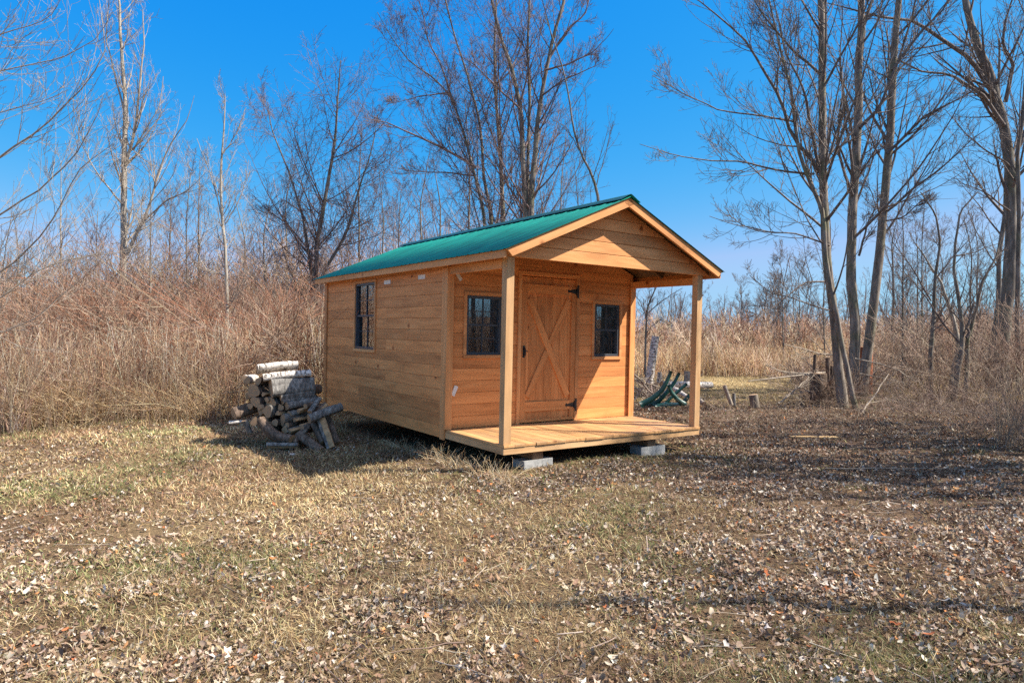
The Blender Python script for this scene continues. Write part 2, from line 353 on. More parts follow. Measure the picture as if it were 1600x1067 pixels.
def cabin():
    cab = bpy.data.objects.new('wooden_cabin', None); COL.objects.link(cab)
    cab.matrix_world = CM
    tag(cab, 'small orange stained wooden cabin with green metal roof and open front porch', 'cabin')
    ZD, ZB = 0.345, 0.235
    BW = 0.143
    # siding in courses, cut round the openings
    def wallface(name, org, A, Nn, length, holes, gable=None, z0=ZB, ztop=2.27, seed=1, joints=()):
        pb = PB(seed); back = PB(seed + 50)
        z = z0
        while z < (ztop if gable is None else ZR - 0.06):
            z1 = z + BW
            def lim(zz):
                if gable is None: return (0, length)
                cutoff = ZR - 0.05
                h = (cutoff - zz) / SL
                a0 = max(0, length / 2 - h) if zz > 2.2 else 0
                return (a0, length - a0)
            zt = min(z1, ztop) if gable is None else min(z1, ZR - 0.055)
            lo0, hi0 = lim(z); lo1, hi1 = lim(zt)
            if hi1 - lo1 < 0: lo1 = hi1 = length / 2
            spans = [(lo0, hi0, lo1, hi1)]
            zs = [z, zt]
            # split vertically where a hole edge cuts the course
            cuts = sorted(set([z, zt] + [h[2] for h in holes if z < h[2] < zt] + [h[3] for h in holes if z < h[3] < zt]))
            for ca, cb in zip(cuts[:-1], cuts[1:]):
                if cb - ca < 0.004: continue
                mid = (ca + cb) / 2
                f0 = (ca - z) / (zt - z); f1 = (cb - z) / (zt - z)
                L0 = lo0 + (lo1 - lo0) * f0; L1 = lo0 + (lo1 - lo0) * f1; H0 = hi0 + (hi1 - hi0) * f0; H1 = hi0 + (hi1 - hi0) * f1
                hs_ = sorted([(h[0], h[1]) for h in holes if h[2] < mid < h[3]])
                cur = None; segs = []; a = None
                edges = [('L',)] 
                pts = []
                start = (L0, L1)
                for (h0, h1) in hs_:
                    segs.append((start, (h0, h0))); start = (h1, h1)
                segs.append((start, (H0, H1)))
                lo = ca + (0.0015 if ca == z else 0); hi = cb - (0.0015 if cb == zt else 0)
                for (s0, s1), (e0, e1) in segs:
                    if e0 - s0 < 0.02: continue
                    parts = [(s0, s1, e0, e1)]
                    for jx, par in joints:
                        nn = int(round((z - z0) / BW))
                        if nn % 3 == par and s0 < jx < e0:
                            parts = [(s0, s1, jx - 0.0015, jx - 0.0015), (jx + 0.0015, jx + 0.0015, e0, e1)]
                    for q0, q1, w0, w1 in parts:
                        pb.prism([(q0, lo), (w0, lo), (w1, hi), (q1, hi)] if w1 - q1 > 0.004 else [(q0, lo), (w0, lo), ((w1 + q1) / 2, hi)], org, A, (0, 0, 1), Nn, 0.022, 0.0018)
                    back.prism([(s0, ca), (e0, ca), (e1, cb), (s1, cb)], Vector(org) - Vector(Nn) * 0.02, A, (0, 0, 1), Nn, 0.017)
            z = z1
        o = pb.build(name, WALL, cab)
        back.build('sheathing', WALL, o)
        return o
    doorh = (1.075, 1.975, ZB - 0.01, 2.235)
    wl = (0.27, 0.775, 1.225, 1.945); wr = (2.315, 2.79, 1.2, 1.925)
    # (0.022 outward from these planes; faces end up at v=P, u=0, ...)
    wallface('wall', (0, P + 0.022, 0), (1, 0, 0), (0, -1, 0), Wd, [doorh, wl, wr], gable=1, z0=ZD + 0.002, seed=3)
    side = (3.33, 4.06, 1.215, 2.19)
    wallface('wall', (0.022, 0, 0), (0, 1, 0), (-1, 0, 0), T, [side, (-1, P + 0.03, 0, 9)], seed=9, ztop=2.33, joints=((2.95, 1), (3.9, 2)))
    wallface('wall', (Wd - 0.022, 0, 0), (0, 1, 0), (1, 0, 0), T, [(-1, P + 0.03, 0, 9)], seed=14, ztop=2.33)
    wallface('wall', (0, T - 0.022, 0), (1, 0, 0), (0, 1, 0), Wd, [], gable=1, seed=19)
    # porch gable face
    pb = PB(31); z = 2.285
    n = 0
    while z < ZR - 0.1:
        z1 = min(z + 0.135, ZR - 0.085)
        h0 = (ZR - 0.03 - z) / SL; h1 = (ZR - 0.03 - z1) / SL
        c = Wd / 2
        h0 = min(h0, c + EO - 0.02); h1 = min(h1, c + EO - 0.02)
        pb.prism([(c - h0, z + 0.0025), (c + h0, z + 0.0025), (c + h1, z1 - 0.0025), (c - h1, z1 - 0.0025)], (0, 0.03, 0), (1, 0, 0), (0, 0, 1), (0, -1, 0), 0.03, 0.003)
        z = z1
    gb = pb.build('gable', TRIM, cab)
    bk = PB(32); c = Wd / 2; h0 = (ZR - 0.05 - 2.29) / SL
    bk.prism([(c - h0, 2.29), (c + h0, 2.29), (c + 0.05, ZR - 0.07), (c - 0.05, ZR - 0.07)], (0, 0.045, 0), (1, 0, 0), (0, 0, 1), (0, -1, 0), 0.012)
    bk.build('sheathing', TRIM, gb)
    # deck: boards run front to back
    dk = PB(41); u = 0.0; rr = random.Random(4)
    bw = Wd / 22
    for i in range(22):
        e = rr.uniform(0.006, 0.016); dz = rr.uniform(-0.0015, 0.0015)
        dk.box(u + 0.002, u + bw - 0.002, -e, P - 0.004, ZD - 0.028, ZD + dz, 'y', 0.002); u += bw
    dk.build('porch_deck', DECK, cab)
    rm = PB(43)
    rm.box(0, Wd, 0.0, 0.038, 0.245, ZD - 0.031, 'x', 0.002)
    rm.box(0, 0.038, 0.040, P + 0.0, 0.245, ZD - 0.031, 'y', 0.002); rm.box(Wd - 0.038, Wd, 0.040, P, 0.245, ZD - 0.031, 'y')
    for k in range(1, 6): rm.box(k * 0.5, k * 0.5 + 0.038, 0.04, P, 0.245, ZD - 0.031, 'y')
    rm.build('deck_rim', POST, cab)
    fl = PB(44); fl.box(0.04, Wd - 0.04, P + 0.05, T - 0.05, 0.245, ZD - 0.01); fl.build('floor', DARKW, cab)
    # posts
    for u0 in (0.0, Wd - 0.092):
        p = PB(50 + int(u0)); p.box(u0, u0 + 0.092, 0.003, 0.095, ZD + 0.001, 2.283, 'z', 0.003); p.build('post', POST, cab)
    # porch beams
    for x0 in (0.0, Wd - 0.04):
        bm_ = PB(60 + int(x0)); bm_.box(x0, x0 + 0.04, 0.098, P - 0.002, 2.17, 2.26, 'y', 0.002); bm_.build('porch_beam', TRIM, cab)
    # corner boards
    cb = PB(61)
    for (x0, x1, y0, y1) in ((-0.02, -0.001, P - 0.019, P + 0.085), (-0.02, 0.07, P - 0.04, P - 0.0205), (Wd - 0.075, Wd + 0.02, P - 0.04, P - 0.0205),
                             (Wd + 0.001, Wd + 0.02, P - 0.019, P + 0.085), (-0.02, -0.001, T - 0.085, T + 0.02), (Wd + 0.001, Wd + 0.02, T - 0.085, T + 0.02)):
        front = abs(y0 - (P - 0.04)) < 1e-6
        cb = PB(61 + int(y0 * 10) + int(x1 * 3)); cb.box(x0, x1, y0, y1, (ZD + 0.002) if front else ZB - 0.01, 2.262 if front else 2.25, 'z', 0.002); cb.build('corner_board', TRIM, cab)
    # roof: ribbed metal, two slopes
    rf_obj = None
    prof = []
    v = -OV - 0.02; per = 0.228
    v1 = T + OV + 0.02; nper = int(round((v1 - v) / per)); per = (v1 - v) / nper
    for k in range(nper):
        b = v + k * per
        prof += [(b, 0.0), (b + 0.012, 0.008), (b + 0.030, 0.008), (b + 0.042, 0.0), (b + per * 0.55, 0.0), (b + per * 0.55 + 0.01, 0.003), (b + per * 0.55 + 0.03, 0.003), (b + per * 0.55 + 0.04, 0.0)]
    prof.append((v1, 0.0))
    V = []; Fc = []
    for sgn in (-1, 1):
        ue = Wd / 2 + sgn * (Wd / 2 + EO + 0.025); base = len(V)
        nrm = Vector((sgn * SL, 0, 1)).normalized()
        rows = []
        for th in (0.0, -0.003):
            for (uu) in (Wd / 2, ue):
                for (vv, hh) in prof:
                    q = Vector((uu, vv, roofz(uu))) + nrm * (hh + th); 
                    if uu == Wd / 2: q.x = Wd / 2
                    V.append(q)
        n = len(prof)
        for a, bb in ((0, 1), (2, 3)):
            for k in range(n - 1):
                Fc.append((base + a * n + k, base + a * n + k + 1, base + bb * n + k + 1, base + bb * n + k))
        for k in range(n - 1): Fc.append((base + n + k, base + n + k + 1, base + 3 * n + k + 1, base + 3 * n + k))
    rf = mesh_np('roof', np.array([tuple(q) for q in V]), np.array(Fc), ROOFM, cab)
    # ridge cap
    V = []; Fc = []
    n = 2
    prof2 = [(-0.15, -0.15 * SL + 0.021), (-0.02, 0.026), (0.0, 0.033), (0.02, 0.026), (0.15, -0.15 * SL + 0.021)]
    for vv in (-OV - 0.024, T + OV + 0.024):
        for (du, dz) in prof2: V.append((Wd / 2 + du, vv, ZR + dz))
        for (du, dz) in prof2: V.append((Wd / 2 + du, vv, ZR + dz - 0.004))
    m = len(prof2)
    for k in range(m - 1): Fc.append((k, k + 1, 2 * m + k + 1, 2 * m + k)); Fc.append((m + k, m + k + 1, 3 * m + k + 1, 3 * m + k))
    for s_ in (0, 2 * m):
        for k in range(m - 1): Fc.append((s_ + k, s_ + k + 1, s_ + m + k + 1, s_ + m + k))
    mesh_np('ridge_cap', np.array(V), np.array(Fc), ROOFM, rf)
    # sheathing + rafters under the metal
    sh = PB(70)
    for sgn in (-1, 1):
        c = Wd / 2; e = Wd / 2 + EO - 0.002
        A = Vector((sgn, 0, -SL)).normalized(); Nn = Vector((sgn * SL, 0, 1)).normalized(); ln = e / A.x * sgn
        sh.prism([(0, -OV + 0.03), (abs(ln), -OV + 0.03), (abs(ln), T + OV - 0.03), (0, T + OV - 0.03)], Vector((c, 0, ZR)) - Nn * 0.018, A, (0, 1, 0), Nn, 0.014)
        for k in range(1, 9):
            vv = 0.08 + k * 0.61 - (0.61 if k < 9 else 0)
            if vv > T - 0.1: break
            sh.prism([(0.02, vv), (abs(ln) - 0.1, vv), (abs(ln) - 0.1, vv + 0.038), (0.02, vv + 0.038)], Vector((c, 0, ZR)) - Nn * 0.1, A, (0, 1, 0), Nn, 0.08)
    sh.build('roof_framing', DARKW, rf)
    # rakes (front/back) and eave fascias
    for (va, vb) in ((-OV, -OV + 0.028), (T + OV - 0.028, T + OV)):
        for sgn in (-1, 1):
            e = Wd / 2 + EO
            pb = PB(80 + sgn + int(va))
            A = Vector((sgn, 0, -SL)).normalized(); ln = e * math.sqrt(1 + SL * SL)
            B = Vector((sgn * SL, 0, 1)).normalized()
            pt = 0.004
            k = SL * 0.095
            # plumb cut at the ridge and at the eave
            pb.prism([(0 + SL * pt, -pt), (ln + SL * pt, -pt), (ln + 0.0, -0.0), (ln, 0)] if 0 else [(-SL * pt * 1, -pt), (ln - 0.0, -pt), (ln - SL * 0.10, -0.10), (-SL * 0.10, -0.10)] if 0 else
                     [(SL * -pt, -pt), (ln - SL * pt, -pt), (ln - SL * 0.098, -0.098), (-SL * 0.098, -0.098)], Vector((Wd / 2, vb if va > 0 else va, ZR)), A, B, Vector((0, -1 if va > 0 else 1, 0)), 0.028, 0.0)
            pb.build('rake_board', TRIM, rf)
    for s_ in (0, 1):
        pb = PB(90 + s_)
        x0 = -EO if s_ == 0 else Wd + EO - 0.022
        pb.box(x0, x0 + 0.022, -OV + 0.0285, T + OV - 0.0285, 2.252, roofz(-EO) - 0.012, 'y', 0.0)
        pb.build('fascia', TRIM, rf)
        pb = PB(94 + s_)
        x0 = -EO + 0.023 if s_ == 0 else Wd + 0.022
        pb.box(x0, x0 + EO - 0.045, P, T + OV - 0.03, 2.262, 2.27, 'y'); pb.build('soffit', TRIM, rf)
    # windows
    def window(org, A, Nn, a0, a1, z0, z1, lower_grid, sill=False):
        A = Vector(A); Nn = Vector(Nn); Z = (0, 0, 1)
        w_ = bpy.data.objects.new('window', None); COL.objects.link(w_); w_.parent = cab
        pos = Vector(org) + A * ((a0 + a1) / 2) + Vector((0, 0, (z0 + z1) / 2)); w_.location = pos
        org = Vector(org) - pos
        tr = PB(int(a0 * 100)); tw = 0.042
        rect = lambda pb, x0, x1, y0, y1, d0, t_: pb.prism([(x0, y0), (x1, y0), (x1, y1), (x0, y1)], org + Nn * d0, A, Z, Nn, t_, 0.0015)
        rect(tr, a0 - tw, a1 + tw, z1, z1 + tw, -0.002, 0.02); rect(tr, a0 - tw, a1 + tw, z0 - tw, z0, -0.002, 0.024 if not sill else 0.034)
        rect(tr, a0 - tw, a0, z0 + 0.0005, z1 - 0.0005, -0.002, 0.02); rect(tr, a1, a1 + tw, z0 + 0.0005, z1 - 0.0005, -0.002, 0.02)
        tr.build('trim', TRIM, w_)
        fr = PB(5); fw = 0.034; zm = (z0 + z1) / 2 + 0.005
        rect(fr, a0 + .001, a1 - .001, z1 - fw, z1 - .001, -0.06, 0.062); rect(fr, a0 + .001, a1 - .001, z0 + .001, z0 + fw, -0.06, 0.062)
        rect(fr, a0 + .001, a0 + fw, z0 + fw, z1 - fw, -0.06, 0.062); rect(fr, a1 - fw, a1 - .001, z0 + fw, z1 - fw, -0.06, 0.062)
        rect(fr, a0 + fw, a1 - fw, zm - 0.014, zm + 0.014, -0.045, 0.035)
        fr.build('sash', SASH, w_)
        mu = PB(6); ac = (a0 + a1) / 2
        rect(mu, ac - 0.006, ac + 0.006, zm + 0.0145, z1 - fw, -0.030, 0.012); zz = (zm + z1 - fw) / 2 + 0.004
        rect(mu, a0 + fw, a1 - fw, zz - 0.006, zz + 0.006, -0.031, 0.010)
        if lower_grid:
            rect(mu, ac - 0.006, ac + 0.006, z0 + fw, zm - 0.0145, -0.048, 0.012); zz = (zm + z0 + fw) / 2
            rect(mu, a0 + fw, a1 - fw, zz - 0.006, zz + 0.006, -0.049, 0.010)
        mu.build('muntin', SASH, w_)
        g1 = PB(7); rect(g1, a0 + fw, a1 - fw, zm, z1 - fw, -0.034, 0.003); g1.build('pane', GLASS, w_)
        g2 = PB(8); rect(g2, a0 + fw, a1 - fw, z0 + fw, zm, -0.052, 0.003); g2.build('pane', GLASS, w_)
    window((0, P, 0), (1, 0, 0), (0, -1, 0), wl[0], wl[1], wl[2], wl[3], True)
    window((0, P, 0), (1, 0, 0), (0, -1, 0), wr[0], wr[1], wr[2], wr[3], False)
    window((0, 0, 0), (0, 1, 0), (-1, 0, 0), side[0], side[1], side[2], side[3], True)
    # dark room inside: a partition so the eye does not see through to daylight
    # door casing + door
    cs = PB(101)
    cs.box(1.02, 1.074, P - 0.022, P - 0.0015, ZD + 0.002, 2.245, 'z', 0.002); cs.box(1.976, 2.03, P - 0.022, P - 0.0015, ZD + 0.002, 2.245, 'z', 0.002)
    cs.box(1.02, 2.03, P - 0.022, P - 0.0015, 2.2465, 2.29, 'x', 0.002)
    cs.build('door_casing', TRIM, cab)
    dr = bpy.data.objects.new('door', None); COL.objects.link(dr); dr.parent = cab; dr.location = (1.525, P, ZD)
    def D(pb, u0, u1, z0, z1, v0, v1_, along): pb.box(u0 - 1.525, u1 - 1.525, v0, v1_, z0 - ZD, z1 - ZD, along, 0.002)
    pn = PB(103); a = 1.08
    while a < 1.965:
        e = min(a + 0.128, 1.97); D(pn, a + 0.0015, e - 0.0015, ZD + 0.012, 2.225, 0.004, 0.024, 'z'); a += 0.128
    pn.build('door_boards', WALL, dr)
    rl = PB(104)
    D(rl, 1.08, 1.155, ZD + 0.014, 2.13, -0.018, 0.0025, 'z'); D(rl, 1.895, 1.97, ZD + 0.014, 2.13, -0.018, 0.0025, 'z')
    D(rl, 1.157, 1.893, 2.01, 2.13, -0.018, 0.0025, 'x'); D(rl, 1.157, 1.893, 0.50, 0.62, -0.018, 0.0025, 'x')
    D(rl, 1.157, 1.893, ZD + 0.014, ZD + 0.05, -0.018, 0.0025, 'x')
    rl.build('door_rails', WALL, dr)
    br = PB(105)
    a0, a1, z0, z1 = 1.157, 1.893, 0.622, 2.008
    dx, dz = a1 - a0, z1 - z0; L_ = math.hypot(dx, dz); hw = 0.045
    ca, sa = dx / L_, dz / L_
    def strip(x0, y0, x1, y1, hw, d0, d1, pbx):
        lx, ly = x1 - x0, y1 - y0; l = math.hypot(lx, ly); A = Vector((lx / l, 0, ly / l)); B = Vector((-ly / l, 0, lx / l))
        pbx.prism([(0, -hw), (l, -hw), (l, hw), (0, hw)], Vector((x0 - 1.525, d1, y0 - ZD)), A, B, (0, -1, 0), d1 - d0, 0.002)
    ex = 0.035
    strip(a0 + ex, z1 - 0.06, a1 - ex, z0 + 0.06, hw, -0.015, 0.0025, br)
    mx_, mz_ = (a0 + a1) / 2, (z0 + z1) / 2
    ux, uz = (a1 - a0 - 2 * ex), (z1 - z0 - 0.12); l = math.hypot(ux, uz); ux /= l; uz /= l; g_ = hw / (2 * ux * uz) * 1.02
    strip(a0 + ex, z0 + 0.06, mx_ - ux * g_, mz_ - uz * g_, hw, -0.0152, 0.0025, br)
    strip(mx_ + ux * g_, mz_ + uz * g_, a1 - ex, z1 - 0.06, hw, -0.0152, 0.0025, br)
    br.build('cross_brace', WALL, dr)
    for zz in (2.07, 0.555):
        h = PB(3)
        h.box(1.982 - 1.525, 2.012 - 1.525, -0.027, -0.0225, zz - ZD - 0.085, zz - ZD + 0.085, 'z')
        h.box(1.968 - 1.525, 1.984 - 1.525, -0.034, -0.022, zz - ZD - 0.05, zz - ZD + 0.05, 'z')
        h.prism([(-0.13, -0.010), (0, -0.034), (0, 0.034), (-0.13, 0.010)], Vector((1.968 - 1.525, -0.0185, zz - ZD)), (1, 0, 0), (0, 0, 1), (0, -1, 0), 0.005)
        h.prism([(-0.016, -0.016), (0.016, -0.016), (0.016, 0.016), (-0.016, 0.016)], Vector((1.838 - 1.525, -0.0186, zz - ZD)), (.707, 0, .707), (-.707, 0, .707), (0, -1, 0), 0.005)
        h.build('hinge', BLACK, dr)
    h = PB(4); zz = 1.265 - ZD; ux0 = 1.117 - 1.525
    h.box(ux0 - 0.016, ux0 + 0.016, -0.024, -0.0185, zz - 0.075, zz + 0.075, 'z'); h.box(ux0 - 0.008, ux0 + 0.008, -0.055, -0.042, zz - 0.05, zz + 0.05, 'z')
    h.box(ux0 - 0.008, ux0 + 0.008, -0.0415, -0.0245, zz + 0.036, zz + 0.05, 'x'); h.box(ux0 - 0.008, ux0 + 0.008, -0.0415, -0.0245, zz - 0.05, zz - 0.036, 'x')
    h.box(ux0 + 0.012, ux0 + 0.055, -0.034, -0.0245, zz + 0.0, zz + 0.014, 'x')
    h.build('handle', BLACK, dr)
    # paper slips stapled to the boards
    def slip(o, A, B, Nn, w2, h2):
        s_ = PB(7); s_.prism([(-w2, -h2), (w2, -h2), (w2, h2), (-w2, h2)], o, A, B, Nn, 0.0012); s_.build('paper_slip', PAPER, cab)
    slip((-0.0015, 2.93, 2.165), (0, 1, 0), (0, 0, 1), (-1, 0, 0), 0.105, 0.027)
    slip((-0.0015, 1.90, 2.18), (0, 1, 0), (0, 0, 1), (-1, 0, 0), 0.095, 0.027)
    ca, sa = math.cos(math.radians(-52)), math.sin(math.radians(-52))
    slip((0.145, P - 0.0035, 2.17), (ca, 0, sa), (-sa, 0, ca), (0, -1, 0), 0.07, 0.022)
    ca, sa = math.cos(math.radians(66)), math.sin(math.radians(66))
    slip((0.125, P - 0.0035, 0.80), (ca, 0, sa), (-sa, 0, ca), (0, -1, 0), 0.062, 0.026)
    # skids
    for u0 in (0.42, 2.17):
        s_ = PB(int(u0 * 10)); s_.box(u0, u0 + 0.14, 0.06, T - 0.1, 0.150, 0.2435, 'y', 0.003); s_.build('skid', SKID, cab)
    return cab
cabin()

def block(u, v, rot, label):
    p = CM @ Vector((u, v, 0)); g = float(ground_h(p.x, p.y))
    top = (CM @ Vector((u, v, 0.148))).z
    b = PB(int(u * 10) + 3); hx, hy = 0.2, 0.1; h = top - g + 0.04
    z0 = g - 0.04 - g
    # hollow block lying on its side: two shells, three webs
    for y0, y1 in ((-hy, -hy + 0.035), (hy - 0.035, hy)): b.box(-hx, hx, y0, y1, -0.04, top - g, 'x', 0.003)
    for x0, x1 in ((-hx, -hx + 0.035), (-0.0175, 0.0175), (hx - 0.035, hx)): b.box(x0, x1, -hy + 0.0352, hy - 0.0352, -0.04, top - g - 0.001, 'y', 0.003)
    b.box(-hx + 0.036, hx - 0.036, -hy + 0.0354, hy - 0.0354, top - g - 0.03, top - g - 0.004)
    o = b.build('concrete_block', BLOCK); o.location = (p.x, p.y, g); o.rotation_euler = (0, 0, YAW + rot)
    tag(o, label, 'concrete block', 'concrete blocks under the cabin')
block(0.48, 0.13, 0.06, 'grey concrete block half sunk in grass under the left front of the porch')
block(2.26, 0.14, -0.04, 'grey concrete block standing clear of the grass under the right front of the porch')

# ------------------------------------------------------------------ tubes and trees
def nrm(a): return a / np.maximum(np.linalg.norm(a, axis=-1, keepdims=True), 1e-9)
def tubes(Pn, R, sides, caps=False):
    """Pn (N,K,3), R (N,K) -> verts, quads"""
    Nn, K = R.shape
    Tn = np.empty_like(Pn); Tn[:, 1:-1] = Pn[:, 2:] - Pn[:, :-2]; Tn[:, 0] = Pn[:, 1] - Pn[:, 0]; Tn[:, -1] = Pn[:, -1] - Pn[:, -2]
    Tn = nrm(Tn)
    mean = nrm(Pn[:, -1] - Pn[:, 0])
    ref = np.where(np.abs(mean[:, 2:3]) > 0.8, np.array([[1.0, 0.13, 0]]), np.array([[0, 0.1, 1.0]]))[:, None, :]
    A = nrm(np.cross(Tn, np.broadcast_to(ref, Tn.shape))); B = np.cross(Tn, A)
    th = np.arange(sides) / sides * 2 * np.pi
    V = Pn[:, :, None, :] + R[:, :, None, None] * (A[:, :, None, :] * np.cos(th)[None, None, :, None] + B[:, :, None, :] * np.sin(th)[None, None, :, None])
    V = V.reshape(-1, 3)
    n, k, s = np.meshgrid(np.arange(Nn), np.arange(K - 1), np.arange(sides), indexing='ij')
    s2 = (s + 1) % sides; b = (n * K + k) * sides
    Fc = np.stack([b + s, b + s2, b + sides + s2, b + sides + s], -1).reshape(-1, 4)
    return V, Fc
def merge(lst):
    V = []; Fc = []; o = 0
    for v, f in lst:
        V.append(v); Fc.append(f + o); o += len(v)
    return np.concatenate(V), np.concatenate(Fc)
def resample(pts, rad, K, rng, wob=0.0):
    pts = np.array(pts, float); d = np.r_[0, np.cumsum(np.linalg.norm(np.diff(pts, axis=0), axis=1))]
    # smooth (Catmull style) by dense linear + gaussian
    t = np.linspace(0, d[-1], K * 4); Q = np.stack([np.interp(t, d, pts[:, i]) for i in range(3)], 1)
    k = max(3, (K * 4) // (len(pts) * 2) | 1); ker = np.hanning(k + 2)[1:-1]; ker /= ker.sum(); pad = k // 2
    Qp = np.pad(Q, ((pad, pad), (0, 0)), mode='edge')
    # keep ends: reflect
    Qp[:pad] = 2 * Q[0] - Q[1:pad + 1][::-1]; Qp[len(Qp) - pad:] = 2 * Q[-1] - Q[-pad - 1:-1][::-1]
    Q = np.stack([np.convolve(Qp[:, i], ker, 'valid') for i in range(3)], 1)
    idx = np.linspace(0, len(Q) - 1, K); Q = np.stack([np.interp(idx, np.arange(len(Q)), Q[:, i]) for i in range(3)], 1)
    if wob:
        w_ = rng.randn(K, 3) * wob; w_[:, 2] *= 0.3; w_ = (w_ + np.roll(w_, 1, 0)) * 0.6; w_[0] = 0; Q += w_
    tt = np.linspace(0, 1, len(rad)); R = np.interp(np.linspace(0, 1, K), tt, rad)
    return Q, R
def children(Pn, R, rng, n, t0, t1, ang, lf, K, up, wander, rf, rtip, tpow=1.0, sagz=None, minlen=0.0):
    Nn, Kp = R.shape
    idx = np.repeat(np.arange(Nn), n); M = len(idx)
    t = t0 + (t1 - t0) * rng.rand(M) ** tpow
    x = t * (Kp - 1); i0 = np.minimum(x.astype(int), Kp - 2); f = (x - i0)[:, None]
    p = Pn[idx, i0] * (1 - f) + Pn[idx, i0 + 1] * f; Tn = nrm(Pn[idx, i0 + 1] - Pn[idx, i0])
    r = R[idx, i0] * (1 - f[:, 0]) + R[idx, i0 + 1] * f[:, 0]
    plen = np.linalg.norm(np.diff(Pn, axis=1), axis=2).sum(1)[idx]
    rnd = nrm(rng.randn(M, 3)); n1 = nrm(np.cross(Tn, rnd))
    a = np.radians(ang[0] + ang[1] * rng.randn(M))[:, None]
    d = nrm(np.cos(a) * Tn + np.sin(a) * n1)
    L = np.maximum(plen * lf * (1.0 - 0.62 * t) * rng.uniform(0.55, 1.25, M), minlen)
    Q = np.empty((M, K, 3)); Q[:, 0] = p; step = (L / (K - 1))[:, None]
    for k in range(1, K):
        d = d + rng.randn(M, 3) * wander; d[:, 2] += up
        d = nrm(d); Q[:, k] = Q[:, k - 1] + d * step
    r0 = np.maximum(r * rf * rng.uniform(0.75, 1.1, M), rtip)
    RR = r0[:, None] * (1 - np.linspace(0, 1, K)[None, :] ** 0.9) + rtip * np.linspace(0, 1, K)[None, :] ** 0.9
    return Q, RR

def tree(label, stems, limbs=(), seed=0, bark_m=None, twig_m=None, cat='tree', name='bare_tree', group=None,
         n1=16, n2=8, n3=6, n4=0, lf1=0.38, lf2=0.50, lf3=0.42, ang1=(38, 9), ang2=(40, 11), up=0.075, wander=0.045, rs=1.0, tw=0.0022, t0=0.25, droop=0, sides=9, flare=1.25, base=None):
    rng = np.random.RandomState(seed)
    Ps = []
    for pts, rad in stems:
        Ps.append(resample(pts, [q * rs for q in rad], 30, rng, wob=rad[0] * 0.08))
    b = Ps[0][0][0].copy() if base is None else np.array(base, float)
    b[2] = float(ground_h(b[0], b[1]))
    o = empty(name, b, label, cat, group)
    for Q, R in Ps:
        R = R.copy(); R[0] *= flare; R[1] *= 1 + (flare - 1) * 0.4
        R *= 1 + rng.randn(len(R)) * 0.03
        V, Fc = tubes(Q[None], R[None], 12 if R[0] > 0.06 else 8); 
        ph = rng.rand() * 6; mesh_np('trunk', V - b, Fc, bark_m, o, smooth=True)
    batches = []
    SP = np.array([q for q, r in Ps]); SR = np.array([r for q, r in Ps])
    l1 = children(SP, SR, rng, n1, t0, 0.99, ang1, lf1, 12, up, wander, 0.42, tw, tpow=0.8)
    src1 = [l1]; batches.append((l1, 5))
    if limbs:
        Ls = [resample(p, [q * (rs + 1) / 2 for q in r], 14, rng, wob=0.015) for p, r in limbs]
        LP = np.array([q for q, r in Ls]); LR = np.array([r for q, r in Ls]); batches.append(((LP, LR), 7)); 
        l1b = children(LP, LR, rng, max(6, int(n1 * 0.55)), 0.12, 0.85, ang2, 0.46, 10, up, wander, 0.5, tw); batches.append((l1b, 4)); src1.append(l1b)
    l2s = []
    for qi, q in enumerate(src1):
        l2 = children(q[0], q[1], rng, n2 if qi == 0 else max(3, n2 - 3), 0.12, 1.0, ang2, lf2, 7, up * 0.9, wander * 1.3, 0.6, tw); batches.append((l2, 3)); l2s.append(l2)
    if n3:
        for qi, q in enumerate(l2s):
            l3 = children(q[0], q[1], rng, n3 if qi == 0 else max(2, n3 - 3), 0.1, 1.0, (40, 14), lf3, 5, up * 0.7, wander * 1.5, 0.7, tw * 0.9, minlen=0.12); batches.append((l3, 3))
            if n4:
                l4 = children(l3[0], l3[1], rng, n4, 0.2, 1.0, (38, 14), 0.5, 4, up * 0.4, wander * 1.5, 0.8, tw * 0.8, minlen=0.08); batches.append((l4, 3))
    if droop:
        dd = children(l1[0], l1[1], rng, droop, 0.0, 0.9, (70, 25), 0.8, 8, -0.22, 0.25, 0.5, tw); batches.append((dd, 3))
        d2 = children(dd[0], dd[1], rng, 3, 0.0, 0.9, (60, 25), 0.6, 6, -0.2, 0.3, 0.8, tw); batches.append((d2, 3))
    V, Fc = merge([tubes(q[0], q[1], s) for q, s in batches])
    mesh_np('crown', V - b, Fc, twig_m, o, smooth=True)
    return o
def pxl(lst, Y, Y2=None):
    """stem seen through bearings lst, standing Y metres off (leaning to Y2 at its tip)"""
    n = len(lst); Y2 = Y if Y2 is None else Y2
    pts = [at(x, y, Y + (Y2 - Y) * i / max(1, n - 1)) for i, (x, y) in enumerate(lst)]
    return pts
def root(px, Y, *rest, Y2=None):
    """stem that starts in the ground"""
    p0 = at(px, 528 + F * EYE / Y, Y); p0[2] = float(ground_h(p0[0], p0[1])) - 0.06
    q = pxl(list(rest), Y, Y2)
    return [p0] + q

# ------------------------------------------------------------------ trees one can tell apart
def lm(lst, Y, r0, r1=0.006, Y2=None): return (pxl(lst, Y, Y2), [r0, r1])

